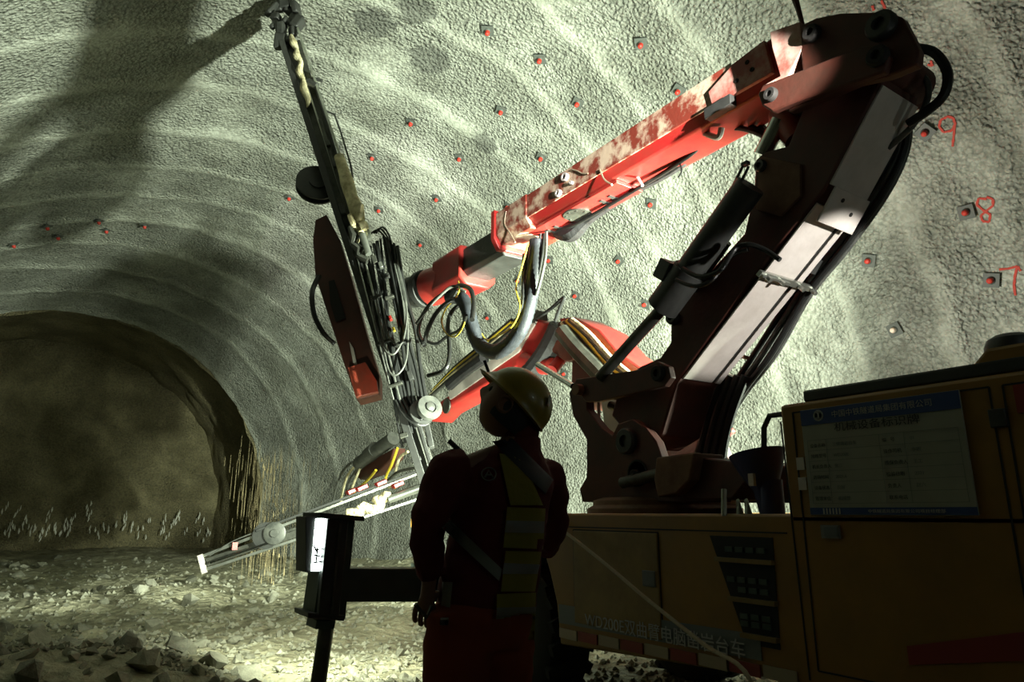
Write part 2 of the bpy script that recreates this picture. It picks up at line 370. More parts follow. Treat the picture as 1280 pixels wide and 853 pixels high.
def floor():
    mb = MB(); xs = []; x = -8.0
    while x < 10.5: xs.append(x); x += .09 if -3 < x < 7 else .25
    ys = []; y = -8.0
    while y < 28.6: ys.append(y); y += .3 if y < 2.5 else (.07 if y < 9 else (.13 if y < 16 else .25))
    for y in ys:
        for x in xs: mb.v.append(V((x, y, fh(x, y))))
    n = len(xs)
    for j in range(len(ys)-1):
        for i in range(n-1): a = j*n+i; mb.f.append((a, a+1, a+n+1, a+n)); mb.fm.append(0)
    m = bpy.data.materials.new('wet_gravel_floor'); m.use_nodes = True; nt = m.node_tree; N = nt.nodes; L = nt.links; b = N['Principled BSDF']
    tc = N.new('ShaderNodeTexCoord')
    def noi(s, d): q = N.new('ShaderNodeTexNoise'); q.inputs['Scale'].default_value = s; q.inputs['Detail'].default_value = d; q.inputs['Roughness'].default_value = .65; L.new(tc.outputs['Object'], q.inputs['Vector']); return q
    r = N.new('ShaderNodeValToRGB'); r.color_ramp.elements[0].position = .38; r.color_ramp.elements[1].position = .62
    r.color_ramp.elements[0].color = (.2, .19, .12, 1); r.color_ramp.elements[1].color = (.5, .48, .33, 1); L.new(noi(1.3, 8).outputs['Fac'], r.inputs['Fac']); L.new(r.outputs['Color'], b.inputs['Base Color'])
    r2 = N.new('ShaderNodeMapRange'); r2.inputs['From Min'].default_value = .42; r2.inputs['From Max'].default_value = .6; r2.inputs['To Min'].default_value = .35; r2.inputs['To Max'].default_value = .9
    L.new(noi(.7, 3).outputs['Fac'], r2.inputs['Value']); L.new(r2.outputs['Result'], b.inputs['Roughness'])
    vo = N.new('ShaderNodeTexVoronoi'); vo.inputs['Scale'].default_value = 9; L.new(tc.outputs['Object'], vo.inputs['Vector'])
    ad = N.new('ShaderNodeMath'); ad.operation = 'ADD'; L.new(noi(16, 6).outputs['Fac'], ad.inputs[0]); L.new(vo.outputs['Distance'], ad.inputs[1])
    bp = N.new('ShaderNodeBump'); bp.inputs['Strength'].default_value = 1; bp.inputs['Distance'].default_value = .06
    L.new(ad.outputs[0], bp.inputs['Height']); L.new(bp.outputs['Normal'], b.inputs['Normal'])
    o = mb.build('floor', m, angle=180); o['kind'] = 'structure'
floor()
# ------------------------------------------------------------------ the drilling jumbo
XS = 2.55                                   # the side of the carrier that faces the camera
J = thing('drilling_jumbo', 'yellow wheeled drilling jumbo with red folding booms drilling into the tunnel vault', 'drilling machine', (3.5, 2.5, 0))
XP = V((1, 0, 0))
def P2(lst, X): return [onX(a, b, X) for a, b in lst]
def yz(lst, X): return [V((X, a, b)) for a, b in lst]
TR = Matrix(((0, 0, -1), (-1, 0, 0), (0, 1, 0)))     # lettering that faces the camera side
W = 2.1
# chassis body with wheel arch
arch = [(3.36+.08*math.cos(t), .0) for t in (0,)]
body = MB()
out = [(3.46, 1.24), (3.47, 1.08)]+[(3.46, 1.02), (3.40, .90), (3.34, .74), (3.31, .52), (1.78, .60), (-1.2, .66), (-1.2, 1.24)]
body.prism(yz(out, XS), (W, 0, 0))
body.prism(yz([(3.3, 1.12), (5.35, 1.12), (5.35, 1.22), (3.3, 1.235)], XS+.02), (W-.04, 0, 0))
body.prism(yz([(3.2, .55), (5.3, .55), (5.3, 1.0), (3.2, 1.1)], XS+.62), (.85, 0, 0))
bo = body.build('carrier_body', M['yellow'], J, bevel=.012)
# engine / electrical cabinet
cb = MB(); cb.prism(yz([(1.76, 1.2), (1.76, 1.69), (-1.2, 1.69), (-1.2, 1.2)], XS), (1.15, 0, 0))
cab = cb.build('equipment_cabinet', M['yellow'], J, bevel=.015)
def seam(pts, parent, r=.0035, X=XS, name='panel_gap'):
    m = MB()
    for a, b in zip(pts, pts[1:]):
        m.beam((X-.001, *a), (X-.001, *b), .006, .0035, up=(1, 0, 0))
    return m.build(name, M['dark'], parent)
# bodywork details on the side
MB().box((XS-.004, 2.835, .90), (.014, .655, .49)).build('side_door', M['door'], J, bevel=.004)
d = bpy.data.objects['side_door']
MB().box((XS-.013, 2.57, .93), (.01, .085, .075)).build('door_latch', M['band'], d, bevel=.003)
seam([(3.17, 1.15), (3.17, .655), (2.505, .655), (2.505, 1.15), (3.17, 1.15)], J)
seam([(3.3, 1.165), (1.78, 1.165)], J)
seam([(1.76, 1.62), (1.74, .62)], J)
v = MB(); v.prism(yz([(2.18, 1.145), (1.85, 1.145), (1.86, .71), (2.02, .71)], XS-.004), (.01, 0, 0)); vent = v.build('ventilation_opening', M['dark'], J)
for zz, a, b in ((1.045, 2.145, 1.85), (.885, 2.085, 1.852), (.745, 2.035, 1.858)):
    MB().box((XS-.012, (a+b)/2, zz), (.03, abs(a-b), .018)).build('louvre', M['door'], vent)
for zz in (1.09, .965, .925, .82, .79):
    for q in range(3 if zz < .95 else 4): 
        MB().box((XS-.006, 1.91+q*.055, zz), (.01, .04, .022)).build('grille_block', M['jack'], vent)
# slate band with the model lettering, reflective strip, maroon flash
b_ = MB(); b_.prism(yz([(3.31, .735), (1.95, .755), (1.95, .655), (3.31, .635)], XS-.006), (.003, 0, 0)); b_.build('slate_band', M['band'], J)
text('WD200E双曲臂电脑凿岩台车', (XS-.013, 3.07, .655), .082, TR, M['white'], J, sx=1.0)
for k in range(9):
    a = 3.31-k*.17; MB().box((XS-.005, a-.08, .585+.004*k), (.006, .155, .05)).build('reflective_tile', M['reflwhite'] if k % 2 == 0 else M['reflred'], J)
m_ = MB(); m_.prism(yz([(1.35, .80), (.75, .955), (-.9, 1.12), (-.9, .93), (.75, .86), (1.35, .74)], XS-.004), (.003, 0, 0)); m_.build('maroon_flash', M['maroon'], J)
text('wuxin', (XS-.008, 1.36, .615), .125, TR, M['white'], J, sx=1.1)
# cabinet: lid, hood, pipe, doors, hinge, sign
MB().box((XS+.45, .32+.9, 1.715), (.86, .88, .05)).build('cabinet_lid', M['black'], J, bevel=.01)
h = MB(); h.prism(yz([(1.03, 1.69), (1.03, 1.74), (.98, 1.79), (-.9, 1.79), (-.9, 1.69)], XS+.05), (.9, 0, 0)); hood = h.build('engine_hood', M['yellow'], J, bevel=.012)
h = MB(); p_ = onX(1238, 440, XS+.1)
h.ring((XS+.14, .935, 1.70), (0, 0, 1), [(.075, 0), (.08, .02), (.08, .1), (.07, .125), (.045, .14), (0, .145)], 24); h.build('air_intake_cap', M['black'], J)
MB().box((XS-.002, .5, 1.745), (.02, .35, .06)).build('hood_marking_plate', M['band'], hood)
seam([(1.7, 1.65), (1.7, .66), (.97, .66), (.97, 1.65), (1.7, 1.65)], cab)
seam([(.93, 1.65), (.94, .7)], cab)
seam([(.93, 1.65), (-.9, 1.65)], cab)
MB().box((XS-.008, .955, 1.545), (.02, .05, .06)).build('cabinet_hinge', M['black'], cab, bevel=.004)
MB().box((XS-.005, .87, 1.6), (.006, .06, .09)).build('warning_sticker', M['reflred'], cab)
MB().box((XS-.005, .76, 1.6), (.006, .09, .1)).build('black_label', M['ink'], cab)
MB().box((XS-.005, 1.585, 1.175), (.012, .075, .05)).build('cabinet_latch', M['refl'], cab); 
MB().box((XS-.011, 1.58, 1.175), (.006, .055, .036)).build('latch_recess', M['band'], cab)
for zz in (1.44, 1.36): MB().box((XS-.004, 1.685, zz), (.004, .035, .05)).build('small_sticker', M['plate'], cab)
# identification sign
SG = MB().box((XS-.012, 1.355, 1.445), (.008, .60, .415)); sgn = SG.build('identification_sign', M['signface'], cab, bevel=.002)
sx0 = 1.655
MB().box((XS-.017, 1.355, 1.62), (.003, .598, .062)).build('blue_header', M['blue'], sgn)
MB().box((XS-.017, 1.355, 1.252), (.003, .598, .026)).build('blue_footer', M['blue'], sgn)
XT = XS-.0195
text('中国中铁隧道局集团有限公司', (XT, 1.52, 1.611), .029, TR, M['white'], sgn, sx=1.0, depth=.0005)
text('机械设备标识牌', (XT, 1.515, 1.556), .037, TR, M['ink'], sgn, sx=1.25, depth=.0005)
text('中铁隧道局集团有限公司项目经理部', (XT, 1.42, 1.247), .014, TR, M['white'], sgn, sx=1.2, depth=.0005)
lg = MB(); lg.ring((XT, 1.575, 1.623), (-1, 0, 0), [(.022, 0), (.022, .001), (.0165, .001), (.0165, 0)], 24)
lg.box((XT, 1.575, 1.634), (.001, .018, .004)); lg.box((XT, 1.575, 1.624), (.001, .005, .02)); lg.box((XT, 1.575, 1.613), (.001, .03, .004)); lg.build('sign_emblem', M['white'], sgn)
for k in range(6): MB().box((XT, 1.595-.013*k, 1.252), (.001, .006, .022)).build('footer_stripe', M['white'], sgn)
rows = [('设备名称', '三臂凿岩台车', '编   号', '01'), ('规格型号', 'WD200E', '操作司机', '李四'), ('机长负责人', '张三', '维保负责人', '王工'), ('进场时间', '2021.6', '检验日期', '2021'), ('设备状态', '良好', '负责人', '赵六'), ('管理单位', '机械部', '联系电话', '')]
gl = MB()
for k in range(7): gl.box((XT, 1.355, 1.527-.041*k), (.0008, .56, .0012))
for yy in (1.635, 1.555, 1.345, 1.255, 1.075): gl.box((XT, yy, 1.404), (.0008, .0012, .246))
gl.build('sign_table_rules', M['band'], sgn)
for k, (a, b, c_, e_) in enumerate(rows):
    zz = 1.499-.041*k
    for yy, t_, mm in ((1.625, a, M['ink']), (1.53, b, M['band']), (1.335, c_, M['ink']), (1.235, e_, M['band'])):
        if t_: text(t_, (XT, yy, zz), .0165, TR, mm, sgn, depth=.0004, name='table_entry')
# wheels
def wheel(x, y, w_=.36, r=.56):
    m = MB(); m.ring((x, y, r-.02), (1, 0, 0), [(.30, 0), (.40, -.01), (r-.06, .0), (r-.02, .03), (r-.02, w_-.03), (r-.06, w_), (.40, w_+.01), (.30, w_)], 40)
    for k in range(26):
        a = 2*PI*k/26; R = Matrix.Rotation(a, 3, 'X'); sgn_ = 1
        for q, s_ in ((.09, .35), (.27, -.35)):
            c = V((x+q, y, r-.02))+R@V((0, 0, r-.012)); m.box(c, (.15, .065, .04), R@Matrix.Rotation(s_, 3, 'Z'))
    t = m.build('wheel', M['tyre'], J); m = MB()
    m.ring((x+.03, y, r-.02), (1, 0, 0), [(.31, 0), (.28, .06), (.12, .08), (.12, .0), (0, .0)], 28); m.build('wheel_rim', M['yellow'], t); return t
wheel(XS+.04, 4.02); wheel(XS+1.72, 4.02); wheel(XS+.04, .35); wheel(XS+1.72, .35)
# two cleats on the deck edge
for q in (0, 1): MB().tube([(XS+.06, 1.985+.045*q, 1.20), (XS+.02, 1.985+.045*q, 1.30), (XS+.02, 1.985+.045*q, 1.235)], .009, 8, smooth=False).build('deck_cleat', M['steel'], J)
MB().tube([onX(905, 612, XS+.03), onX(905, 645, XS+.0)], .012, 8).build('deck_peg', M['steel'], J)
# --- boom pedestal
XA = 3.05
MB().ring((3.4, 3.28, 1.22), (0, 0, 1), [(.5, 0), (.5, .05), (.46, .07), (.46, .1), (.40, .12)], 40).build('slewing_ring', M['dusty'], J, bevel=.004)
side = [(728, 628), (724, 612), (733, 596), (733, 550), (716, 520), (711, 492), (716, 482), (726, 480), (733, 488), (734, 512), (752, 535), (765, 545), (772, 530), (790, 524), (806, 534), (820, 552), (828, 575), (860, 580), (895, 600), (905, 628)]
for X, nm in ((XA, 'pedestal_plate'), (3.66, 'pedestal_plate')):
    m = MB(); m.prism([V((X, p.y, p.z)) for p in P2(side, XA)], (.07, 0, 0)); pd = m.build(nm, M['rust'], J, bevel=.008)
    c = onX(797, 592, XA); q = MB()
    for sx_ in (-1, 1): pass
    q.ring((X-.003, c.y, c.z), (-1, 0, 0), [(.085, 0), (.085, .004), (.075, .006), (.07, -.0)], 24); q.build('pedestal_hole_disc', M['dark'], pd)  # dark disc painted for the shade inside the plate's hole
# dusty front cross box and the bracket block to its right
m = MB(); c = P2([(820, 572), (868, 566), (862, 600), (845, 618), (822, 622), (817, 600)], XA-.1); m.prism(c, (.25, 0, 0)); m.build('dusty_bracket', M['dusty'], J, bevel=.01)
m = MB(); m.prism(P2([(862, 570), (938, 580), (935, 600), (915, 625), (850, 625), (862, 600)], XA-.02), (.7, 0, 0)); m.build('bracket_block', M['rust'], J, bevel=.01)
m = MB(); m.cyl(onX(778, 604, XA-.06), onX(835, 590, XA-.06), .035, 16); m.build('slew_cylinder', M['dsteel'], J)
def boss(px, py, X, r, t=.05, mt='dark', parent=J, name='pivot_pin', r2=None):
    c = onX(px, py, X); m = MB(); m.ring(c, (-1, 0, 0), [(r, -.01), (r, t*.7), (r*.85, t), (r*.45, t), (r*.45, t*.5), (0, t*.5)], 24)
    return m.build(name, M[mt], parent)
boss(785, 552, XA, .085, .04, 'black'); boss(795, 597, XA, .05, .02, 'dark')
# clevis plates with the cream inner lug
m = MB(); m.prism(P2([(752, 505), (752, 500), (778, 496), (778, 525), (770, 545), (757, 552)], XA+.3), (.03, 0, 0)); m.build('clevis_lug', M['plate'], J, bevel=.004)
m = MB(); m.tube([onX(748, 500, XA+.15), onX(750, 540, XA+.15), onX(757, 548, XA+.15)], .012, 8); m.build('clevis_rim', M['plate'], J)
m = MB(); m.cyl(onX(763, 507, XA+.2), onX(780, 512, XA+.2), .03, 12); m.build('clevis_pin', M['dsteel'], J)
# --- lower boom arm
XL = 3.15; WL = .36
lowp = [(800, 562), (764, 520), (775, 480), (800, 458), (825, 447), (838, 428), (838, 405), (846, 385), (930, 292), (942, 240), (944, 200), (955, 190), (990, 180), (1025, 95), (1050, 40), (1110, 40), (1142, 100), (1135, 125), (1092, 196), (1030, 240), (955, 330), (845, 480), (828, 545)]
lowp = [p for p in lowp]
# side outline on the near plane; the arm is a box section 0.45 m wide
sidepts = [(800, 562), (764, 520), (775, 480), (800, 458), (825, 447), (838, 428), (838, 405), (846, 385), (930, 292), (942, 240), (944, 200), (955, 190), (985, 182), (1020, 95), (1060, 45), (1105, 60), (1100, 105), (1030, 238), (955, 330), (845, 480), (826, 545)]
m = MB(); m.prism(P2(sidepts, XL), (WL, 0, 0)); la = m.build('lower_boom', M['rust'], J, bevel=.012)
# pale back plate lying on the rear face of the arm
a = onX(1100, 105, XL); b = onX(1030, 238, XL); c = onX(845, 480, XL)
def back_plate(p, q, t0, t1, off, th, nm, mt, w0=0, w1=WL):
    d = (q-p); n_ = V((0, d.z, -d.y)).normalized(); 
    if n_.y > 0: n_ = -n_
    A = p+d*t0+n_*off; B = p+d*t1+n_*off; mm = MB()
    mm.prism([A+V((w0, 0, 0)), A+V((w1, 0, 0)), B+V((w1, 0, 0)), B+V((w0, 0, 0))], n_*th); return mm.build(nm, M[mt], la, bevel=.003)
back_plate(a, b, .0, .93, .001, .012, 'back_plate', 'plate', .01, .35)
back_plate(b, c, .05, .96, .001, .012, 'back_plate', 'plate', .01, .27)
back_plate(b, c, .05, .96, .001, .006, 'back_groove', 'dark', .275, .295)
back_plate(b, c, .05, .96, .001, .012, 'back_edge_strip', 'plate', .30, .35)
cp = back_plate(a, b, .93, 1.28, .03, .012, 'cover_plate', 'plate', .02, .34)
for t in (.0, .1):
    pp = a+(b-a)*(1.02+t*.9)+V((.16+t*1.4, -.04, -.02)); d = (b-a); n_ = V((0, d.z, -d.y)).normalized(); n_ = -n_ if n_.y > 0 else n_
    MB().ring(a+(b-a)*(1.02+t*.9)+n_*.04+V((.12+t*1.2, 0, 0)), n_, [(.012, 0), (.012, .006), (0, .006)], 10).build('cover_bolt', M['dark'], cp)
# hose clamp bar across the back of the lower arm
pc = b+(c-b)*.38; nb = V((0, (c-b).z, -(c-b).y)).normalized(); nb = -nb if nb.y > 0 else nb
m = MB(); m.beam(pc+nb*.03+V((-.05, 0, 0)), pc+nb*.03+V((WL+.08, 0, 0)), .035, .025, up=nb); m.beam(pc+nb*.05+V((-.04, 0, 0)), pc+nb*.05+V((.2, 0, 0)), .012, .02, up=nb)
for q in (.0, .12, .3, .42): m.cyl(pc+nb*.02+V((q, 0, 0)), pc+nb*.085+V((q, 0, 0)), .013, 10)
m.build('hose_clamp_bar', M['steel'], la)
# stiffener rib, seams and pins
m = MB(); m.prism(P2([(950, 195), (1000, 205), (1000, 245), (975, 270), (945, 262)], XL-.02), (.02, 0, 0)); m.build('bracket_plate', M['dusty'], la, bevel=.003)
boss(952, 208, XL-.02, .035, .03, 'black', la); boss(824, 467, XA-.05, .05, .03, 'dark', la)
boss(843, 398, XL-.0, .045, .04, 'black', la)
# link plate at the foot of the lower arm
m = MB(); ln = [(724, 492), (716, 484), (720, 474), (735, 472), (800, 462), (822, 452), (835, 458), (838, 472), (830, 483), (800, 490), (748, 502), (732, 503)]
for X in (XA-.05, 3.60): 
    m = MB(); m.prism([V((X, p.y, p.z)) for p in P2(ln, XA-.05)], (.05, 0, 0)); m.build('link_plate', M['rust'], J, bevel=.006)
MB().cyl(onX(719, 487, XA-.1), onX(719, 487, XA-.1)+V((.75, 0, 0)), .04, 20).build('link_pin', M['dusty'], J)
m = MB(); m.cyl(onX(672, 456, XA-.02), onX(716, 483, XA-.02), .022, 12); m.build('tie_rod', M['chrome'], J)
# --- elbow head
XE = 2.98; WE = .06
head = [(1003, 30), (1020, 22), (1050, 16), (1110, 14), (1128, 22), (1140, 45), (1148, 62), (1146, 80), (1110, 95), (1070, 104), (1005, 132), (985, 140), (985, 110), (1003, 90), (1000, 60)]
link = [(965, 140), (952, 132), (947, 118), (953, 106), (968, 101), (1020, 80), (1075, 58), (1100, 55), (1112, 70), (1105, 90), (1060, 105), (1000, 125)]
link_far = [(965, 140), (952, 132), (947, 118), (953, 106), (968, 101), (1010, 84), (1015, 110), (1000, 125)]
head_far = [(1003, 30), (1020, 22), (1045, 22), (1070, 40), (1075, 60), (1060, 80), (1005, 110), (1000, 60)]
for X in (XE, 3.62):
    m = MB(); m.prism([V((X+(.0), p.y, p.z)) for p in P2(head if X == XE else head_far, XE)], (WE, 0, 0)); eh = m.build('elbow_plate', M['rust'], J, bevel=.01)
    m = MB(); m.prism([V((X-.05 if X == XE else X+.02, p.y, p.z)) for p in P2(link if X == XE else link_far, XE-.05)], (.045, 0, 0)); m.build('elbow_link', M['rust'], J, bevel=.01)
boss(1104, 34, XE, .07, .05, 'black'); boss(1017, 43, XE, .045, .04, 'dark'); boss(1098, 71, XE-.05, .05, .03, 'dark'); boss(965, 119, XE-.05, .038, .03, 'dark')
m = MB(); c = onX(1070, 60, XE); m.cyl(V((XE+.03, c.y, c.z)), V((3.55, c.y, c.z)), .10, 20)
m.build('elbow_cross_shaft', M['rust'], J)
m = MB(); c = onX(965, 119, XE); m.cyl(V((XE, c.y, c.z)), V((3.6, c.y, c.z)), .035, 16); m.build('link_cross_pin', M['dsteel'], J)
# elbow cylinder just under the link
m = MB(); m.tube([onX(975, 140, XL+.1), onX(986, 155, XL+.1), onX(998, 175, XL+.1)], [.07, .085, .075], 18, smooth=False); m.build('rod_collar', M['red'], J)
m = MB(); m.prism(P2([(1020, 112), (1042, 104), (1018, 168), (985, 178), (1000, 150)], XL+.3), (.05, 0, 0)); m.build('inner_link', M['dusty'], J, bevel=.006)
m = MB(); m.cyl(onX(975, 150, XL+.05), onX(953, 194, XL+.05), .05, 16); m.build('tilt_rod', M['chrome'], J)
# boom lift cylinder (parallel to the lower arm)
XC = 3.0
m = MB(); m.cyl(onX(938, 232, XC), onX(845, 362, XC), .085, 28); lc = m.build('lift_cylinder', M['black'], J)
m = MB(); m.cyl(onX(862, 338, XC), onX(828, 385, XC), .1, 28); m.build('cylinder_gland', M['black'], lc)
m = MB(); m.box(onX(838, 340, XC-.02), (.16, .12, .10), Matrix.Rotation(-.9, 3, 'X')); m.build('valve_block', M['black'], lc, bevel=.006)
m = MB(); m.cyl(onX(835, 378, XC), onX(750, 472, XC), .038, 20); m.build('piston_rod', M['dsteel'], lc)
m = MB(); m.cyl(onX(930, 205, XC-.02), onX(905, 255, XC-.02), .008, 8); m.cyl(onX(936, 208, XC-.02), onX(911, 257, XC-.02), .008, 8); m.box(onX(932, 205, XC-.02), (.03, .04, .02)); m.build('grease_pipe', M['black'], lc)
m = MB(); m.tube([onX(853, 336, XC-.12), onX(875, 346, XC-.12), onX(900, 338, XC-.1), onX(918, 312, XC), onX(935, 306, XC+.02), onX(955, 312, XC+.06), onX(975, 325, XC+.08)], .014, 10); m.build('cylinder_hose', M['rubber'], lc)
m = MB(); m.tube([onX(845, 350, XC-.12), onX(868, 358, XC-.12), onX(890, 350, XC-.1), onX(912, 322, XC), onX(935, 312, XC+.03)], .012, 10); m.build('cylinder_hose', M['rubber'], lc)
m = MB(); m.cyl(onX(905, 300, XC+.1), onX(862, 360, XC+.1), .05, 20); m.build('pilot_cylinder', M['dsteel'], lc)
# --- upper boom
ZT = 3.93; ZB = 3.66; W1 = .45
def section(y0, y1, x0, x1, z0, z1, ch, nm, mt, parent=J, bev=.02):
    pts = [(x0, z0+ch*.9), (x0, z1-ch*.3), (x0+ch*.3, z1), (x1-ch*.3, z1), (x1, z1-ch*.3), (x1, z0+ch*.9), (x1-ch, z0), (x0+ch, z0)]
    m = MB(); m.prism([V((a, y0, b)) for a, b in pts], (0, y1-y0, 0)); return m.build(nm, M[mt] if isinstance(mt, str) else mt, parent, bevel=bev)
ub = section(1.98, 4.96, XL, XL+W1, ZB, ZT, .07, 'upper_boom', 'redarm')
m = MB(); m.box((XL-.004, 3.60, 3.815), (.012, 2.64, .21)); m.build('stained_side_plate', M['stain'], ub, bevel=.004)
m = MB(); m.prism(P2([(1000, 27), (962, 40), (965, 60), (975, 95), (952, 108), (985, 95), (1003, 60)], XL-.17), (.17, 0, 0)); m.build('side_cover', M['pale'], ub, bevel=.004)
m = MB(); m.prism(P2([(955, 50), (918, 78), (885, 115), (890, 133), (965, 90)], XL-.03), (.03, 0, 0)); jp = m.build('side_doubler', M['pale'], ub, bevel=.004)
for (a_, b_2) in ((934, 78), (940, 87), (921, 101)): boss(a_, b_2, XL-.03, .014, .006, 'dark', jp, 'hole_ring')
m = MB(); c = onX(900, 135, XL-.03); m.box(c+V((0, 0, 0)), (.06, .2, .07)); m.build('black_clamp', M['black'], ub, bevel=.004)
# end flange
fl = MB(); pts = [(XL-.04, ZB+.02), (XL-.04, ZT+.03), (XL+W1+.04, ZT+.03), (XL+W1+.04, ZB+.02), (XL+W1-.02, ZB-.08), (XL+.02, ZB-.08)]
fl.prism([V((a, 4.93, b)) for a, b in pts], (0, .06, 0)); fl.build('end_flange', M['redarm'], ub, bevel=.008)
fl = MB(); fl.prism([V((a, 4.45, b)) for a, b in [(XL-.02, ZB+.05), (XL-.02, ZT+.0), (XL+W1+.02, ZT), (XL+W1+.02, ZB+.05), (XL+W1-.04, ZB-.03), (XL+.04, ZB-.03)]], (0, .48, 0)); fl.build('wear_collar', M['stain'], ub, bevel=.008)
# underside strip with slots and round cover
m = MB(); m.box((XL+.22, 4.0, ZB-.015), (.27, 1.15, .03)); us = m.build('underside_plate', M['redarm'], ub, bevel=.004)
for yy in (3.62, 3.72, 4.32, 4.42): MB().box((XL+.24, yy, ZB-.034), (.12, .03, .01)).build('slot', M['dark'], us)
m = MB(); m.ring((XL+.2, 4.02, ZB-.03), (0, 0, -1), [(.12, 0), (.12, .012), (0, .012)], 28)
for k in range(8): m.ring((XL+.2+.095*math.cos(k*PI/4), 4.02+.095*math.sin(k*PI/4), ZB-.042), (0, 0, -1), [(.01, 0), (.01, .008), (0, .008)], 8)
m.build('round_cover', M['dsteel'], us)
# lug rings on the side
for (a_, b_2, r_) in ((708, 222, .035), (700, 242, .03), (716, 229, .015)):
    c = onX(a_, b_2, XL-.01); m = MB(); m.ring(c, (-1, 0, 0), [(r_, 0), (r_, .03), (r_*.6, .03), (r_*.6, 0)], 20); m.build('lifting_lug', M['plate'], ub)
for pts in ([(715, 212), (722, 214), (728, 217), (735, 217)], [(750, 212), (753, 220), (757, 226), (765, 231)], [(633, 264), (631, 280), (638, 292), (644, 303)]):
    MB().tube([onX(a_, b_2, XL-.02) for a_, b_2 in pts], .007, 6).build('weld_bead', M['reflwhite'], ub)
# telescopic tube and rotary head
XI = XL+.05
section(4.96, 5.72, XI, XI+.36, 3.55, 3.84, .05, 'telescopic_tube', 'black', J, .01)
rh = section(5.65, 6.25, XL+.0, XL+.44, 3.46, 3.88, .09, 'rotary_head', 'redarm', J, .03)
m = MB(); m.cyl((XL+.2, 6.2, 3.67), (XL+.12, 6.5, 3.67), .21, 28); m.build('rotary_flange', M['redarm'], rh, bevel=.01)
m = MB(); m.cyl((XL+.13, 6.5, 3.67), (XL+.02, 6.78, 3.67), .18, 28); m.cyl((XL+.1, 6.55, 3.67), (XL+.08, 6.62, 3.67), .215, 28)
for k in range(12):
    a_ = k*PI/6; m.cyl(V((XL+.1, 6.52, 3.67))+V((.19*math.cos(a_), 0, .19*math.sin(a_))), V((XL+.1, 6.5, 3.67))+V((.19*math.cos(a_), .14, .19*math.sin(a_))), .016, 8)
m.build('rotary_actuator', M['black'], J, bevel=.005)
# small sensor aerial on top of the elbow
m = MB(); m.tube([onX(1003, 30, XE+.1), onX(998, 12, XE+.1), onX(993, -4, XE+.1)], [.012, .015, .02], 8, smooth=False); m.build('sensor_aerial', M['rust'], J)
# --- feed mast 1: axis from under the worker's eye up to the vault
MT = V((1.74, 8.16, 7.80)); MBo = onY(541, 622, 6.0); U = (MT-MBo).normalized(); CR = V((math.cos(YAW), -math.sin(YAW), 0))
NM = U.cross(CR).normalized()
if NM.dot(C0-MBo) < 0: NM = -NM
CRM = NM.cross(U).normalized()
if CRM.dot(CR) < 0: CRM = -CRM
def MP(px, py, off=0): return onP(px, py, MBo+NM*off, NM)
def mt_beam(p0, p1, w_, off, d_, nm, mt, parent=J, bev=.004):
    a_ = MP(*p0, off); b_3 = MP(*p1, off); m = MB(); m.beam(a_, b_3, w_, d_, up=NM); return m.build(nm, M[mt], parent, bevel=bev)
# beam sides
mast = mt_beam((368, 58), (540, 612), .19, -.06, .16, 'feed_mast', 'dsteel')
mt_beam((344, 25), (537, 625), .07, .02, .2, 'mast_rail', 'black', mast)
mt_beam((356, 20), (548, 620), .022, .05, .04, 'mast_rail', 'steel', mast)
mt_beam((392, 100), (545, 600), .03, .03, .1, 'mast_rail', 'black', mast)
mt_beam((372, 35), (432, 215), .03, .12, .03, 'water_pipe', 'steel', mast)
for k, (a_, b_3, w_) in enumerate((((383, 140), (452, 360), .035), ((400, 150), (462, 355), .035))): mt_beam(a_, b_3, w_, .09, .04, 'drill_steel', 'dsteel', mast)
# front centraliser in a crust of mud at the top
def crust(pts, r, off, nm, mt, seed, parent=J):
    m = MB(); rnd = random.Random(seed)
    for (a_, b_3) in pts:
        c = MP(a_, b_3, off+rnd.uniform(-.03, .05)); 
        m.box(c, (r*rnd.uniform(.6, 1.5), r*rnd.uniform(.6, 1.5), r*rnd.uniform(.8, 2.2)), Matrix.Rotation(rnd.uniform(-.6, .6), 3, 'Y')@Matrix.Rotation(rnd.uniform(-1, 1), 3, 'Z'))
    return m.build(nm, M[mt], parent, bevel=.02)
crust([(350, 8), (362, 14), (345, 22), (358, 28), (368, 22), (352, 38), (342, 32), (366, 40), (372, 30), (340, 12), (370, 10), (356, 2), (362, 52), (350, 52), (347, -4), (360, -6)], .10, .05, 'front_centraliser', 'black', 3)
m = MB(); m.tube([MP(a_, b_3, .12) for a_, b_3 in ((364, 44), (367, 54), (371, 62), (371, 70), (376, 78), (374, 90), (379, 100), (380, 112), (385, 124), (384, 134))], [.02, .05, .025, .05, .03, .045, .03, .05, .035, .01], 10); m.build('mud_crust', M['mud'], mast)
m = MB(); m.cyl(MP(393, 98, .1), MP(403, 101, .1), .02, 10); m.cyl(MP(385, 102, .1), MP(396, 108, .1), .045, 10); m.build('centraliser_clamp', M['black'], mast)
m = MB(); m.tube([MP(405, 138, .05), MP(418, 143, .05), MP(426, 165, .05), MP(438, 205, .05), MP(441, 222, .05)], .012, 8, smooth=False); m.build('guard_loop', M['black'], mast)
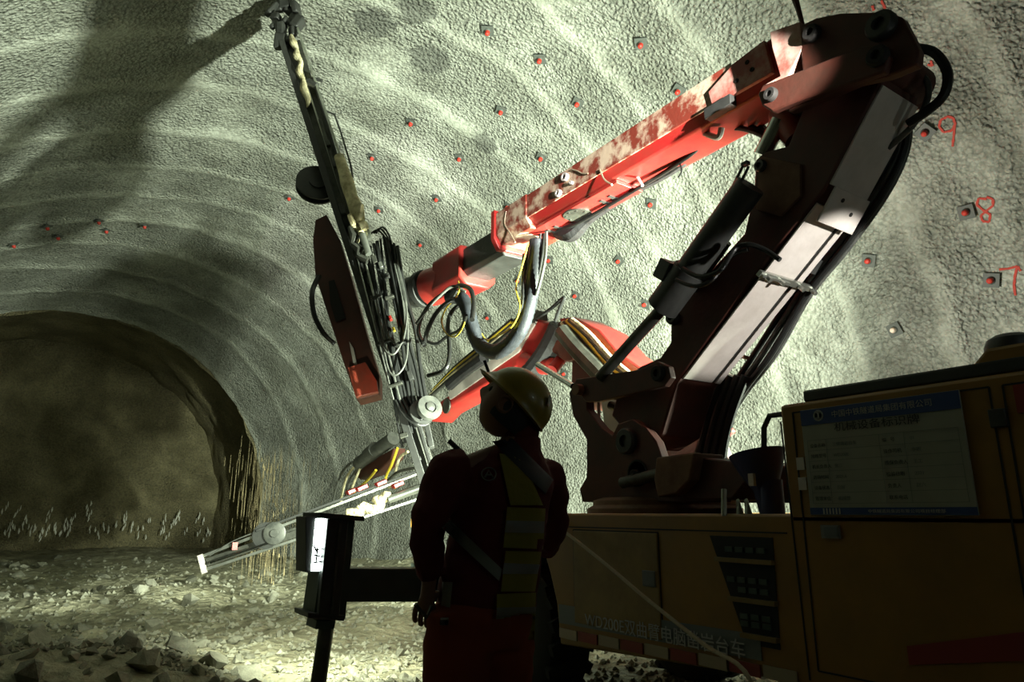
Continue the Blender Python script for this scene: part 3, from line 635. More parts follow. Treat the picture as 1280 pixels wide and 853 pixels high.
# rock drill (drifter), crusted with mud
rd = MB(); rd.tube([MP(424, 196, .2), MP(430, 215, .2), MP(434, 228, .2), MP(440, 248, .2), MP(446, 262, .2), MP(449, 275, .2)], [.06, .065, .08, .07, .085, .065], 14, smooth=False)
rd = rd.build('rock_drill', M['mud'], J)
crust([(443, 262), (449, 272), (446, 285), (452, 292), (444, 297), (455, 283), (450, 262), (440, 275)], .07, .22, 'drill_body', 'mud', 8, rd)
m = MB(); m.cyl(MP(453, 293, .25), MP(461, 318, .25), .035, 14); m.cyl(MP(458, 280, .2), MP(462, 300, .2), .03, 10); m.build('drill_piston', M['steel'], rd)
m = MB(); m.tube([MP(a_, b_3, .2) for a_, b_3 in ((438, 284), (444, 296), (441, 305), (450, 312), (448, 320), (460, 326))], [.03, .06, .035, .055, .035, .04], 8, smooth=False); m.build('hose_manifold', M['dsteel'], rd)
# guide drum on the left and its hose
c = MP(397, 232, -.1); m = MB(); m.ring(c, NM*.9+CRM*.3, [(.16, -.05), (.25, -.045), (.25, -.02), (.13, -.015), (.13, .03), (.25, .04), (.25, .06), (.1, .07), (.1, .09), (0, .09)], 30); m.build('hose_guide_drum', M['black'], J)
# red cradle plate
cr_ = [(394, 275), (408, 268), (425, 300), (440, 350), (462, 430), (474, 470), (474, 493), (446, 500), (430, 455), (412, 400), (394, 345), (391, 300)]
m = MB(); m.prism([MP(a_, b_3, -.12) for a_, b_3 in cr_], -NM*.2); cradle = m.build('feed_cradle', M['rust'], J, bevel=.01)
m = MB(); m.prism([MP(a_, b_3, -.11) for a_, b_3 in [(411, 352), (418, 350), (432, 398), (420, 403), (413, 380)]], NM*.006); m.build('cradle_slot', M['dark'], cradle)
m = MB(); m.prism([MP(a_, b_3, -.10) for a_, b_3 in [(436, 462), (458, 455), (472, 478), (474, 492), (446, 499)]], NM*.06); m.build('cradle_foot', M['red'], cradle, bevel=.006)
m = MB(); m.prism([MP(a_, b_3, -.10) for a_, b_3 in [(437, 428), (442, 436), (447, 458), (442, 455)]], NM*.02); m.build('cradle_rib', M['plate'], cradle)
for o_ in (0, 7): MB().tube([MP(400-o_*.3, 345, .0), MP(391-o_*.2, 365, .05), MP(393-o_*.2, 392, .05), MP(404-o_*.2, 415, .0), MP(418, 430, -.1)], .022, 8).build('cradle_hose', M['rubber'], J)
# bundle of hoses running down the mast
for k in range(9):
    x0 = 463+k*4.2; x1 = 500+k*4.0; y0 = 296+abs(k-4)*3; y1 = 560-k*6
    m = MB(); sag = 5*math.sin(k*1.7)
    m.tube([MP(x0, y0, .1+.02*(k % 3)), MP(x0+8+sag*.4, y0+60, .14+.02*(k % 2)), MP((x0+x1)/2+sag, (y0+y1)/2, .16), MP(x1-6, y1-50, .12), MP(x1+3, y1, .06)], .014+.004*(k % 3), 8)
    m.build('mast_hose', M['rubber'], mast)
for (x0, x1, yb, dx) in ((470, 507, 442, 0), (476, 511, 467, 4), (483, 510, 430, 2)):
    m = MB(); m.tube([MP(x0-6, 370, .2), MP(x0, 410, .22), MP((x0+x1)/2-8, yb-5, .24), MP((x0+x1)/2+5, yb, .24), MP(x1-2, yb-25, .22), MP(x1-3, 380, .2), MP(x1-14, 330, .18)], .010, 8); m.build('hanging_hose_loop', M['hose2'], mast)
for k in range(3):
    m = MB(); m.tube([MP(464+k*3, 292, .12), MP(472+k*3, 288-k*2, .16), MP(482+k*2, 298-k*2, .16), MP(487+k*2, 314, .12), MP(492+k*2, 340, .1)], .010, 8); m.build('mast_hose', M['rubber'], mast)
mt_beam((487, 312), (540, 560), .05, -.02, .1, 'hose_tray', 'black', mast)
mt_beam((493, 316), (500, 346), .06, -.02, .02, 'tray_plate', 'plate', mast)
# couplings and clamps strung along the mast
for (a_, b_3, w_, h_, mt_, o_) in ((468, 325, .05, .09, 'dsteel', .2), (476, 332, .04, .07, 'steel', .2), (484, 345, .05, .05, 'black', .2), (455, 335, .05, .12, 'black', .14), (470, 372, .12, .03, 'black', .2),
    (487, 372, .1, .03, 'dsteel', .2), (480, 428, .14, .03, 'black', .19), (500, 430, .12, .03, 'black', .19), (494, 482, .15, .03, 'dsteel', .17), (513, 470, .05, .1, 'black', .18), (488, 398, .03, .05, 'redarm', .2), (492, 412, .025, .04, 'yhose', .21),
    (418, 205, .04, .12, 'black', .12), (410, 180, .05, .08, 'dsteel', .12), (428, 262, .05, .14, 'black', .16), (434, 240, .03, .05, 'steel', .2), (505, 545, .08, .05, 'dsteel', .1), (520, 575, .1, .04, 'black', .06)):
    R_ = Matrix((CRM, U, NM)).transposed(); MB().box(MP(a_, b_3, o_), (w_, h_, .05), R_).build('mast_fitting', M[mt_], mast, bevel=.006)
for (x0, x1, w_) in ((446, 492, .012), (455, 500, .02)): mt_beam((x0, 320), (x1, 500), w_, .17, .02, 'mast_strip', 'steel', mast)
# return pulley
c = MP(537, 510, .2); m = MB(); m.ring(c, NM*.85+CRM*.5, [(.05, -.06), (.11, -.06), (.125, 0), (.125, .02), (.06, .025), (.055, .01), (0, .01)], 32); pu = m.build('return_pulley', M['hose2'], J)
m = MB(); m.ring(c, NM*.85+CRM*.5, [(.045, .008), (.045, .035), (.02, .045), (0, .045)], 16); m.build('pulley_hub', M['hose2'], pu)
m = MB(); m.ring(c-(NM*.85+CRM*.5)*.13-CRM*.05, NM*.85+CRM*.5, [(.03, 0), (.13, 0), (.13, .02), (.1, .03), (.13, .05), (.13, .07), (0, .07)], 24); m.build('pulley_sheave', M['black'], pu)
for k in range(3): MB().tube([MP(494+k*5, 500, .15), MP(505+k*5, 520, .17), MP(520+k*3, 530-k*3, .17), MP(530+k, 524-k*3, .15)], .012, 8).build('mast_hose', M['rubber'], mast)
m = MB(); m.tube([MP(525, 528, .05), MP(532, 560, .04), MP(543, 600, .03)], .015, 6, ribbed=.04); m.build('feed_chain', M['black'], mast)
# --- hose drape between upper boom and mast
XH = 3.3
def tub(pts, X, r, nm, mt, parent=J, seg=10, ribbed=0):
    m = MB(); m.tube([onX(a_, b_3, (X if not isinstance(X, list) else X[i])) for i, (a_, b_3) in enumerate(pts)], r, seg, ribbed=ribbed); return m.build(nm, M[mt], parent)
Xs = [3.35, 3.35, 3.33, 3.3, 3.25, 3.2, 3.15, 3.12, 3.1, 3.08]
lead = [(672, 300), (668, 340), (660, 385), (646, 420), (622, 440), (600, 432), (590, 408), (584, 385), (575, 372), (562, 372)]
hs = tub(lead, Xs, .072, 'hose_loom', 'sleeve', J, 14, ribbed=.022)
for k, dx in enumerate((-12, -6, 0, 6, 10)):
    tub([(676+dx*.7, 292-abs(dx)*.3), (672+dx, 318), (668+dx*.9, 345), (664+dx*.6, 370)], XH+.04+.02*(k % 2), .015, 'loom_hose', 'rubber' if k != 4 else 'hose2', hs)
tub([(660, 305), (652, 335), (645, 360), (650, 385), (640, 408), (622, 420), (608, 425), (598, 410), (590, 392)], XH-.08, .008, 'yellow_hose', 'yhose', hs, 8)
tub([(655, 318), (654, 350), (652, 385), (640, 410)], XH-.04, .016, 'loom_hose', 'rubber', hs)
for pts, r_, mt_ in (([(575, 368), (560, 365), (540, 378), (528, 395), (523, 415), (530, 432)], .02, 'rubber'), ([(578, 372), (560, 378), (545, 392), (535, 412), (530, 430)], .022, 'rubber'), ([(580, 378), (566, 388), (560, 405), (562, 440), (556, 462), (535, 470)], .02, 'rubber'),
    ([(582, 365), (566, 358), (548, 372), (533, 388), (520, 405)], .014, 'hose2'), ([(530, 425), (545, 430), (560, 420), (575, 412), (583, 395)], .016, 'rubber'), ([(566, 362), (575, 357), (588, 362), (592, 380), (590, 400)], .022, 'rubber'),
    ([(570, 374), (558, 385), (552, 402), (557, 416), (568, 421), (578, 410), (582, 395)], .008, 'yhose'), ([(573, 352), (574, 362), (570, 372)], .008, 'yhose')):
    tub(pts, [3.1-.12*i/ (len(pts)-1)*3 for i in range(len(pts))], r_, 'drape_hose', mt_)
c = onX(572, 372, 3.08); MB().box(c, (.12, .1, .1), Matrix.Rotation(.5, 3, 'Y')).build('hose_clamp', M['black'], J, bevel=.01)
# loom under the upper boom in torn plastic
tub([(700, 288), (715, 288), (735, 272), (765, 252), (800, 232), (840, 210), (880, 182), (905, 165)], [3.5]*8, [.085, .1, .06, .055, .05, .05, .045, .04], 'wrapped_loom', 'wrap')
for k in range(4): tub([(690, 290), (720, 280-k*3), (790, 240-k*2), (860, 196-k*2), (893, 165-k*3), (920, 160-k*3), (945, 166-k*5), (970, 180)], 3.42+.05*k, .017, 'boom_hose', 'rubber')
MB().tube([onX(878, 165, 3.3), onX(897, 172, 3.3), onX(902, 160, 3.3)], .02, 8).build('hose_strap', M['plate'], J)
tub([(850, 205), (852, 214), (848, 222)], 3.3, .006, 'loose_wire', 'rubber')
tub([(797, 222), (803, 232)], 3.35, .012, 'hose_strap', 'plate')
# hoses behind the lower boom
for k in range(6):
    dx = k*7; X = 3.58+.03*(k % 2)
    mm = 'hose2' if k in (2, 5) else 'rubber'
    tub([(1125+dx*.35, 140), (1118+dx*.4, 190), (1085+dx*.6, 245), (1035+dx*.7, 310), (990+dx*.6, 370), (945+dx*.75, 440), (912+dx*.6, 490), (893+dx*.5, 530), (885+dx*.6, 570)], X, .02, 'boom_hose', mm)
for k in range(4): tub([(905+k*9, 470), (890+k*9, 510), (880+k*9, 545), (872+k*10, 575)], 3.55, .03, 'boom_hose', 'rubber')
tub([(1145, 60), (1168, 66), (1184, 90), (1180, 118), (1160, 138), (1135, 155)], 3.4, .024, 'elbow_hose_loop', 'rubber')
tub([(1150, 92), (1160, 105), (1158, 128), (1140, 158), (1110, 185)], 3.45, .016, 'elbow_hose_loop', 'hose2')
m = MB(); c = onX(1020, 333, 3.56); m.box(c, (.14, .05, .09), Matrix.Rotation(.7, 3, 'X')); m.build('hose_clamp', M['black'], J)
m = MB(); a_ = onX(917, 443, 3.5); b_3 = onX(950, 452, 3.66); m.beam(a_, b_3, .02, .02); m.build('hose_clamp', M['dusty'], J)
m = MB(); c = onX(1098, 205, 3.56); m.box(c, (.2, .12, .12), Matrix.Rotation(.7, 3, 'X')); m.build('hose_clamp', M['black'], J, bevel=.01)
# --- work lamp bucket by the cabinet
WLc = onX(952, 590, 3.0)
ax = (onX(935, 545, 3.0)-onX(958, 640, 3.0)).normalized()
m = MB(); m.ring(onX(957, 612, 3.0), ax, [(.055, -.12), (.06, 0), (.10, .08), (.135, .17), (.14, .185), (.12, .185), (.09, .1), (0, .06)], 30); wl = m.build('work_light', M['bluework'], J, label='dark blue cone-shaped work light')
m = MB(); m.tube([onX(978, 518, 2.95), onX(962, 520, 2.95), onX(955, 535, 2.95), onX(955, 600, 2.95)], .014, 8, smooth=False); m.build('lamp_bracket', M['black'], wl)
m = MB(); m.cyl(onX(962, 600, 3.0), (onX(962, 600, 3.0).x, onX(962, 600, 3.0).y, 1.22), .06, 20); m.build('lamp_foot', M['bluework'], wl)
MB().box(onX(940, 600, 2.9), (.02, .03, .06)).build('lamp_tag', M['plate'], wl)
# --- floodlight fixtures that light the vault
def flood(p, d, nm='floodlight', s=.12):
    d = V(d).normalized(); x = d.cross(V((0, 0, 1))).normalized(); z = x.cross(d); R = Matrix((x, d, z)).transposed()
    m = MB(); m.box(V(p)-d*.05, (s*2, .08, s*1.5), R); m.cyl(V(p)-d*.05-z*s*.7, V(p)-d*.05-z*(s*.7+.16), .015, 8); f_ = m.build(nm, M['black'], J, bevel=.006)
    MB().box(V(p)-d*.008, (s*1.8, .006, s*1.3), R).build('lamp_glass', M['lit'], f_); return f_
flood(L_FRONT, (-.05, .7, .7)); flood(L_SIDE, (.8, .6, .1)); flood(L_KEY, (-.1, 1, .4)); flood(L_REAR-V((.03, .1, .03)), (.29, 1, .26)); MB().beam((L_REAR.x, -1.0, 2.45), (2.8, -1.0, 2.45), .04, .04).build('lamp_arm', M['black'], J); MB().cyl((2.8, -1.0, 1.7), (2.8, -1.0, 2.47), .02, 8).build('lamp_post', M['black'], J); flood(L_REAR2-V((0, .1, .02)), (-.1, 1, .17))
for q in (L_REAR2, L_KEY): MB().cyl((q.x, q.y-.15, 1.2 if q is L_KEY else 1.78), (q.x, q.y-.15, q.z), .02, 8).build('lamp_post', M['black'], J)
MB().beam((4.5, 1.75, 1.2), (5.05, 1.75, 1.2), .05, .05).build('lamp_arm', M['black'], J)
MB().cyl((5.0, 4.6, 1.6), (4.6, 4.6, 1.2), .02, 8).build('lamp_arm', M['black'], J)
# --- outrigger with jack post
YJ = 4.75
def PJ(px, py, off=0): return onY(px, py, YJ+off)
m = MB(); m.prism([PJ(432, 711), PJ(560, 711), PJ(560, 753), PJ(432, 753)], (0, .22, 0)); 
m.beam((2.4, YJ+.11, .76), (3.4, YJ+.11, .76), .22, .22); ob = m.build('outrigger_beam', M['jack'], J, bevel=.008)
m = MB(); m.prism([PJ(410, 645), PJ(445, 645), PJ(432, 775), PJ(392, 775)], (0, .26, 0)); jh = m.build('jack_housing', M['jack'], J, bevel=.008)
m = MB(); m.prism([PJ(410, 648, -.05), PJ(436, 648, -.05), PJ(424, 770, -.05), PJ(398, 770, -.05)], (0, .05, 0)); m.build('housing_channel', M['black'], jh, bevel=.004)
m = MB(); m.prism([PJ(400, 641, -.07), PJ(456, 646, -.07), PJ(456, 652, -.07), PJ(400, 648, -.07)], (0, .38, 0)); m.build('housing_cap', M['black'], jh, bevel=.004)
m = MB(); m.prism([PJ(424, 655, -.06), PJ(427, 655, -.06), PJ(416, 768, -.06), PJ(413, 768, -.06)], (0, .02, 0)); m.build('channel_edge', M['dsteel'], jh)
m = MB(); m.prism([PJ(385, 766, -.04), PJ(432, 770, -.04), PJ(430, 777, -.04), PJ(385, 773, -.04)], (0, .3, 0)); m.build('lower_collar', M['black'], jh, bevel=.004)
m = MB(); m.prism([PJ(396, 776), PJ(420, 776), PJ(418, 787), PJ(394, 787)], (0, .2, 0)); m.build('guide_block', M['jack'], jh, bevel=.004)
p0 = PJ(408, 785, .1); p1 = PJ(396, 862, .1); p1 = V((p1.x, p1.y, .06))
jl = MB().cyl(p0, p1, .052, 24).build('jack_leg', M['dsteel'], J)
MB().ring((p1.x, p1.y, 0.0), (0, 0, 1), [(.16, 0), (.16, .03), (.08, .06), (.07, .1), (0, .1)], 24).build('foot_pad', M['jack'], J)
# lamp window in the post
m = MB(); m.prism([PJ(382, 646, .02), PJ(412, 646, .02), PJ(404, 716, .02), PJ(382, 716, .02)], (0, .22, 0)); lb = m.build('jack_lamp', M['black'], J, bevel=.004, label='lit lamp box on the jack post')
m = MB(); m.prism([PJ(395, 649, .012), PJ(411, 648, .012), PJ(403, 714, .012), PJ(389, 714, .012)], (0, .01, 0)); m.build('lamp_glass', M['lit'], lb)
m = MB()
for (a_, b_3, c_, e_) in ((393, 688, 408, 686), (392, 694, 405, 697), (397, 684, 395, 704), (391, 704, 404, 702), (403, 690, 401, 712), (392, 682, 396, 690)):
    m.tube([PJ(a_, b_3, .005), PJ(c_, e_, .005)], .006, 6)
m.build('lamp_guard_wire', M['black'], lb)
# --- second boom, further in
X2 = 4.4
def tub2(pts, X, r, nm, mt, parent=J, seg=10): return tub(pts, X, r, nm, mt, parent, seg)
def slab(pts, X, w_, nm, mt, bev=.01, parent=J): m = MB(); m.prism(P2(pts, X), (w_, 0, 0)); return m.build(nm, M[mt], parent, bevel=bev)
b2 = slab([(882, 536), (868, 548), (850, 530), (770, 470), (742, 432), (705, 412), (698, 398), (716, 396), (748, 412), (772, 440), (815, 470)], X2, .4, 'second_lower_boom', 'redarm', .02)
slab([(748, 430), (772, 452), (800, 478), (788, 482), (745, 446)], X2-.03, .04, 'boom_panel', 'redarm', .01, b2)
slab([(715, 446), (733, 450), (748, 478), (745, 500), (728, 512), (714, 490)], X2-.1, .35, 'second_pedestal_plate', 'rust')
slab([(690, 440), (706, 452), (716, 450), (704, 425), (688, 425)], X2-.15, .3, 'knee_bracket', 'rust')
tub2([(662, 468), (676, 452), (690, 430), (700, 408)], X2-.1, .12, 'knee_hose_loom', 'wrap')
m = MB(); m.cyl(onX(690, 463, X2-.2), onX(722, 425, X2+.2), .06, 16); m.build('knee_strut', M['redarm'], J)
m = MB(); m.cyl(onX(672, 460, X2-.1), onX(655, 452, X2-.1), .1, 20); m.cyl(onX(690, 458, X2-.1), onX(678, 458, X2-.1), .09, 20); m.build('knee_pin', M['redarm'], J)
for k in range(6): tub2([(700+k*3, 405-k), (722+k*3, 428-k*2), (748+k*3, 462-k*3), (772+k*3, 478-k*2)], X2-.12, .028, 'second_boom_hose', ['hose2', 'mud', 'rubber', 'yhose', 'hose2', 'mud'][k])
tub2([(703, 415), (722, 438), (745, 462), (760, 478)], X2-.2, .09, 'second_boom_loom', 'dsteel')
tub2([(672, 398), (690, 385), (705, 372), (700, 385), (694, 402)], X2-.1, .02, 'second_boom_hose', 'rubber')
# upper (lit) arm of the second boom running down-left to its feed
u2a = onX(680, 425, X2); u2b = onX(540, 520, X2)
m = MB(); m.prism(P2([(552, 500), (640, 440), (668, 398), (690, 405), (665, 448), (548, 515), (536, 528), (540, 510)], X2-.05), (.38, 0, 0)); u2 = m.build('second_upper_boom', M['redarm'], J, bevel=.03)
slab([(560, 490), (640, 430), (655, 412), (662, 400), (670, 402), (648, 440), (562, 500)], X2-.07, .03, 'pale_side_plate', 'plate', .004, u2)
m = MB(); c = onX(559, 508, X2-.06); m.ring(c, (-1, 0, 0), [(.1, 0), (.1, .02), (0, .02)], 20); m.build('joint_cover', M['dsteel'], u2)
for k in range(6): tub2([(534+k*2, 500-k*3), (560+k*2, 478-k*4), (600, 448-k*3), (640, 415-k*3)], X2-.15, .022, 'second_boom_hose', ['hose2', 'rubber', 'mud', 'dsteel', 'yhose', 'rubber'][k])
tub2([(562, 482), (580, 466), (605, 448)], X2-.2, .07, 'second_boom_loom', 'wrap')
tub2([(645, 410), (660, 400), (676, 398)], X2, .1, 'second_boom_joint', 'dsteel')
# boom head down to feed 2
def F2(px, py, off=0):  # plane that holds the second feed
    return onP(px, py, F2A+F2N*off, F2N)
F2A = onY(251, 708, 9.3); F2B = onX(560, 588, 4.3)
u_ = (F2B-F2A).normalized(); F2N = u_.cross(V((0, 0, 1))).normalized()
if F2N.dot(C0-F2A) < 0: F2N = -F2N
def fbeam(p0, p1, w_, off, d_, nm, mt, parent=J):
    m = MB(); m.beam(F2(*p0, off), F2(*p1, off), d_, w_, up=u_.cross(F2N)); return m.build(nm, M[mt], parent, bevel=.004)
f2 = fbeam((252, 706), (560, 598), .10, -.05, .1, 'second_feed', 'dsteel')
fbeam((252, 696), (556, 580), .035, .03, .04, 'feed_rail', 'steel', f2)
fbeam((252, 714), (560, 612), .035, .03, .04, 'feed_rail', 'steel', f2)
fbeam((262, 704), (345, 676), .03, .08, .03, 'drill_steel', 'chrome', f2)
fbeam((320, 664), (520, 590), .03, .08, .03, 'feed_rail', 'black', f2)
fbeam((345, 676), (450, 640), .09, .0, .05, 'feed_side', 'dsteel', f2)
m = MB(); m.beam(F2(250, 694, .05), F2(256, 717, .05), .06, .05); m.build('feed_end_plate', M['plate'], f2)
m = MB(); m.ring(F2(343, 667, .1), F2N, [(.06, -.04), (.13, -.04), (.135, 0), (.12, .01), (.05, .012), (.045, .03), (0, .03)], 28); m.build('feed_pulley', M['hose2'], f2)
m = MB(); m.ring(F2(332, 670, .08), F2N, [(.12, -.05), (.16, -.05), (.16, .0), (.12, 0)], 24); m.build('feed_sheave', M['black'], f2)
MB().box(F2(293, 683, .05), (.06, .06, .09)).build('feed_stop', M['redarm'], f2)
m = MB(); m.tube([F2(262, 695, .05), F2(293, 676, .05), F2(330, 662, .05)], .008, 6); m.build('feed_cable', M['hose2'], f2)
crust2 = MB(); rr = random.Random(5)
for k in range(16):
    t = k/15; crust2.box(F2(432+50*t, 648-24*t+rr.uniform(-5, 5), .1), (.11, .11, .08), Matrix.Rotation(rr.uniform(-1, 1), 3, 'X')@Matrix.Rotation(rr.uniform(-1, 1), 3, 'Z'))
crust2.build('second_rock_drill', M['mud'], f2, bevel=.02)
m = MB(); m.cyl(F2(486, 625, .12), F2(540, 605, .12), .05, 14); m.build('drill_hose_pipe', M['steel'], f2)
for (a_, b_3) in ((440, 614), (452, 610), (497, 606), (476, 604)): MB().box(F2(a_, b_3, .08), (.14, .1, .05), Matrix.Rotation(-.4, 3, 'Y')).build('red_valve', M['redarm'], f2, bevel=.006)
# swivel arm above it, dusty hoses
m = MB(); m.cyl(onX(492, 548, 4.1), onX(448, 580, 4.0), .1, 20); m.cyl(onX(470, 562, 4.05), onX(462, 569, 4.05), .12, 20); sa = m.build('swivel_cylinder', M['hose2'], J)
slab([(448, 585), (492, 560), (488, 575), (470, 592), (450, 600), (442, 594)], 4.1, .2, 'swivel_bracket', 'rust', .02)
for k, (pts, mt_) in enumerate((([(440, 578), (428, 590), (420, 612), (416, 628)], 'hose2'), ([(444, 582), (434, 596), (428, 616), (426, 630)], 'mud'), ([(448, 584), (438, 600), (432, 620)], 'hose2'), ([(450, 586), (442, 605), (436, 622)], 'mud'),
    ([(497, 560), (490, 580), (482, 600), (494, 610)], 'yhose'), ([(470, 588), (460, 600), (446, 612), (440, 620)], 'yhose'), ([(520, 585), (498, 590), (484, 602)], 'hose2'), ([(522, 592), (500, 598), (486, 610)], 'mud'), ([(510, 565), (500, 572), (494, 590)], 'mud'))):
    tub2(pts, 4.0, .02, 'swivel_hose', mt_)
# ------------------------------------------------------------------ rope
rp = MB(); rp.tube([onX(689, 654, 2.50), onX(715, 672, 2.48), onX(760, 708, 2.45), onX(812, 752, 2.42), onX(880, 806, 2.36), onX(938, 851, 2.30), V((2.26, 1.75, .3)), V((2.24, 1.6, fh(2.24, 1.6)+.01)), V((2.2, 1.3, fh(2.2, 1.3)+.012)), V((2.05, .9, fh(2.05, .9)+.012))], .0095, 8, ribbed=.012)
tag(rp.build('rope', M['rope']), 'taut tan rope slanting down across the yellow side of the drilling machine', 'rope')
# ------------------------------------------------------------------ rock bolts
BOLTS = [
(610,36,'nearest the top edge, right of the damp patches'),(802,53,'highest one above the pale right end of the upper boom'),(674,76,'high on the vault with a small broken hole just above it'),
(849,112,'just touching the upper edge of the boom in the view'),(722,129,'midway between the raised seam and the upper boom'),(627,137,'on the left side of the long raised seam, beside a shallow scar'),
(514,153,'below the round dark damp patch'),(678,195,'directly above the middle of the upper boom'),(466,196,'nearest to the right of the mast\'s yellowish rock drill'),
(575,197,'between the round damp patch and the boom flange'),(362,246,'left of the drill mast beside the hose guide drum'),(547,247,'above the black telescopic tube of the boom'),
(475,260,'right of the mast, level with the mud-crusted drill'),(637,256,'peeping over the corner of the boom\'s end flange'),(528,303,'closest above the red rotary head of the boom'),
(815,254,'between upper boom and black lift cylinder, beside a starry scar'),(888,187,'under the boom close to its bent hoses'),(775,325,'below the boom, between hanging hose loom and lift cylinder'),
(689,323,'right beside the hanging hose bundle below the boom'),(650,349,'half hidden behind the yellow hose of the hanging loom'),(722,368,'above the red knee of the far boom'),
(808,380,'just left of the thick piston rod, on a pale patch'),(612,396,'inside the curve of the hanging hose loop'),(564,412,'behind the small yellow hose loop near the mast'),
(707,467,'seen low between far boom and tie rod'),(1158,164,'next to the spray-painted number 9'),(1207,266,'next to the spray-painted number 8'),(1238,351,'next to the spray-painted number 7'),
(1088,325,'alone between boom hoses and straight pale seam'),(1120,412,'lowest on the right wall above the cabinet'),
(16,305,'leftmost of the far group in the dim part of the vault'),(72,295,'second from the left of the far group'),(57,279,'above and left of its neighbours in the far group'),(123,273,'topmost of the far group in the dim vault'),(133,288,'just below the topmost of the far group'),(181,279,'rightmost of the far group in the dim vault')]
def vnormal(y, th):
    xc, zc, R = prof(y); p = vpoint(y, th); return (V((xc, y, zc))-p).normalized(), p
for (px, py, lab) in BOLTS:
    y, th = vault_hit(px, py); n, p = vnormal(y, th); tx = V((0, 1, 0)); tx = (tx-n*tx.dot(n)).normalized(); ty = n.cross(tx)
    rot = random.uniform(-.45, .45)+(.0 if px > 1000 else PI/4); x = tx*math.cos(rot)+ty*math.sin(rot); z = n.cross(x)
    tilt = Matrix.Rotation(random.uniform(-.12, .12), 3, x); R = tilt@Matrix((x, z, n)).transposed(); nn = R@V((0, 0, 1))
    c = p+n*.035; t = thing('rock_bolt', ('pale-capped' if px == 1120 else 'red-capped')+' rock bolt '+lab, 'rock bolt', p, 'rock bolts in the tunnel vault')
    s_ = .17
    m = MB(); m.box(c, (s_, s_, .012), R); m.ring(c, nn, [(.05, .004), (.042, .02), (.03, .028), (0, .03)], 16); m.ring(c, -nn, [(.03, 0), (.03, .09), (0, .09)], 10); m.build('bolt_plate', M['boltgrey'], t, bevel=.003)
    m = MB(); m.ring(c+nn*.02, nn, [(.036, 0), (.036, .03), (.028, .05), (.012, .06), (0, .062)], 14); m.build('bolt_cap', M['boltpale'] if px == 1120 else M['boltred'], t)
# spray painted numbers on the right wall
def spray(strokes, nm):
    m = MB()
    for st in strokes:
        rr = random.Random(len(st)); q = []
        for i in range(len(st)-1):
            for k in range(5): t = k/5; q.append((st[i][0]*(1-t)+st[i+1][0]*t, st[i][1]*(1-t)+st[i+1][1]*t))
        q.append(st[-1]); pr = []
        for (a_, b_3) in q:
            y, th = vault_hit(a_, b_3); n, p = vnormal(y, th); pr.append((p+n*.012, n))
        for i in range(len(pr)-1):
            a_, n = pr[i]; b_3, n2 = pr[i+1]; d = (b_3-a_).normalized(); s_ = d.cross(n)*(.010+.005*rr.random())
            m.add([a_-s_, a_+s_, b_3+s_, b_3-s_, a_-s_-n*.01, a_+s_-n*.01, b_3+s_-n*.01, b_3-s_-n*.01], [(0, 1, 2, 3), (4, 7, 6, 5), (0, 4, 5, 1), (1, 5, 6, 2), (2, 6, 7, 3), (3, 7, 4, 0)])
    return m.build(nm, M['spray'], WR)
spray([[(1184, 146), (1176, 150), (1174, 158), (1180, 165), (1190, 163), (1195, 155), (1192, 147), (1184, 145)], [(1194, 155), (1193, 168), (1191, 183)]], 'spray_painted_number')
spray([[(1232, 250), (1222, 249), (1219, 257), (1227, 264), (1236, 270), (1234, 279), (1226, 278), (1224, 271), (1231, 265), (1240, 258), (1240, 250), (1232, 247)]], 'spray_painted_number')
spray([[(1247, 338), (1258, 337), (1270, 334), (1267, 345), (1266, 358), (1268, 370)], [(1270, 334), (1274, 340)]], 'spray_painted_number')
spray([[(1092, 4), (1094, 10)], [(1103, -2), (1108, 8), (1105, 12)], [(1164, 75), (1166, 82), (1160, 80)]], 'spray_painted_mark')
# ------------------------------------------------------------------ rubble
def rock_mesh(seed):
    r = random.Random(seed); bm = bmesh.new()
    for _ in range(16):
        v_ = V((r.gauss(0, 1), r.gauss(0, 1), r.gauss(0, 1))).normalized(); bm.verts.new((v_.x*r.uniform(.75, 1), v_.y*r.uniform(.6, .9), v_.z*r.uniform(.4, .7)))
    bmesh.ops.convex_hull(bm, input=bm.verts); 
    loose = [v_ for v_ in bm.verts if not v_.link_faces]; bmesh.ops.delete(bm, geom=loose, context='VERTS')
    me = bpy.data.meshes.new('rock'); bm.to_mesh(me); bm.free(); me.materials.append(M['stone'] if seed % 3 else M['stone2']); return me
M['stone'] = mat('grey_green_rock', (.2, .2, .15), .75, bump=.4, bscale=12, col2=(.34, .34, .26), var=.2, vscale=3)
M['stone2'] = mat('dark_rock', (.12, .12, .09), .6, bump=.4, bscale=12, col2=(.24, .24, .18), var=.2, vscale=3)
RM = [rock_mesh(i) for i in range(14)]
PL = []
def rock(x, y, s, lab, grp, sink=.25):
    if any(math.hypot(x-a, y-b) < (s+c)*1.02 for a, b, c in PL): return None
    PL.append((x, y, s))
    o = bpy.data.objects.new('rock', random.choice(RM)); COL.objects.link(o); o.location = (x, y, fh(x, y)+s*.45*(1-sink*2))
    o.scale = (s*random.uniform(.8, 1.2), s*random.uniform(.8, 1.2), s*random.uniform(.8, 1.2)); o.rotation_euler = (random.uniform(-.5, .5), random.uniform(-.5, .5), random.uniform(0, 6.3))
    tag(o, lab, 'rock', grp); return o
LH = ('broken rock lump in the shadowy rubble heap at the lower left', 'lumps of the rubble heap lower left')
for (px, py, s_) in ((265, 832, .14), (225, 790, .12), (90, 800, .18), (180, 850, .16), (300, 845, .1), (140, 815, .15), (40, 830, .18)):
    p = onZ(px, py, .1); rock(p.x, p.y, s_, *LH, .1)
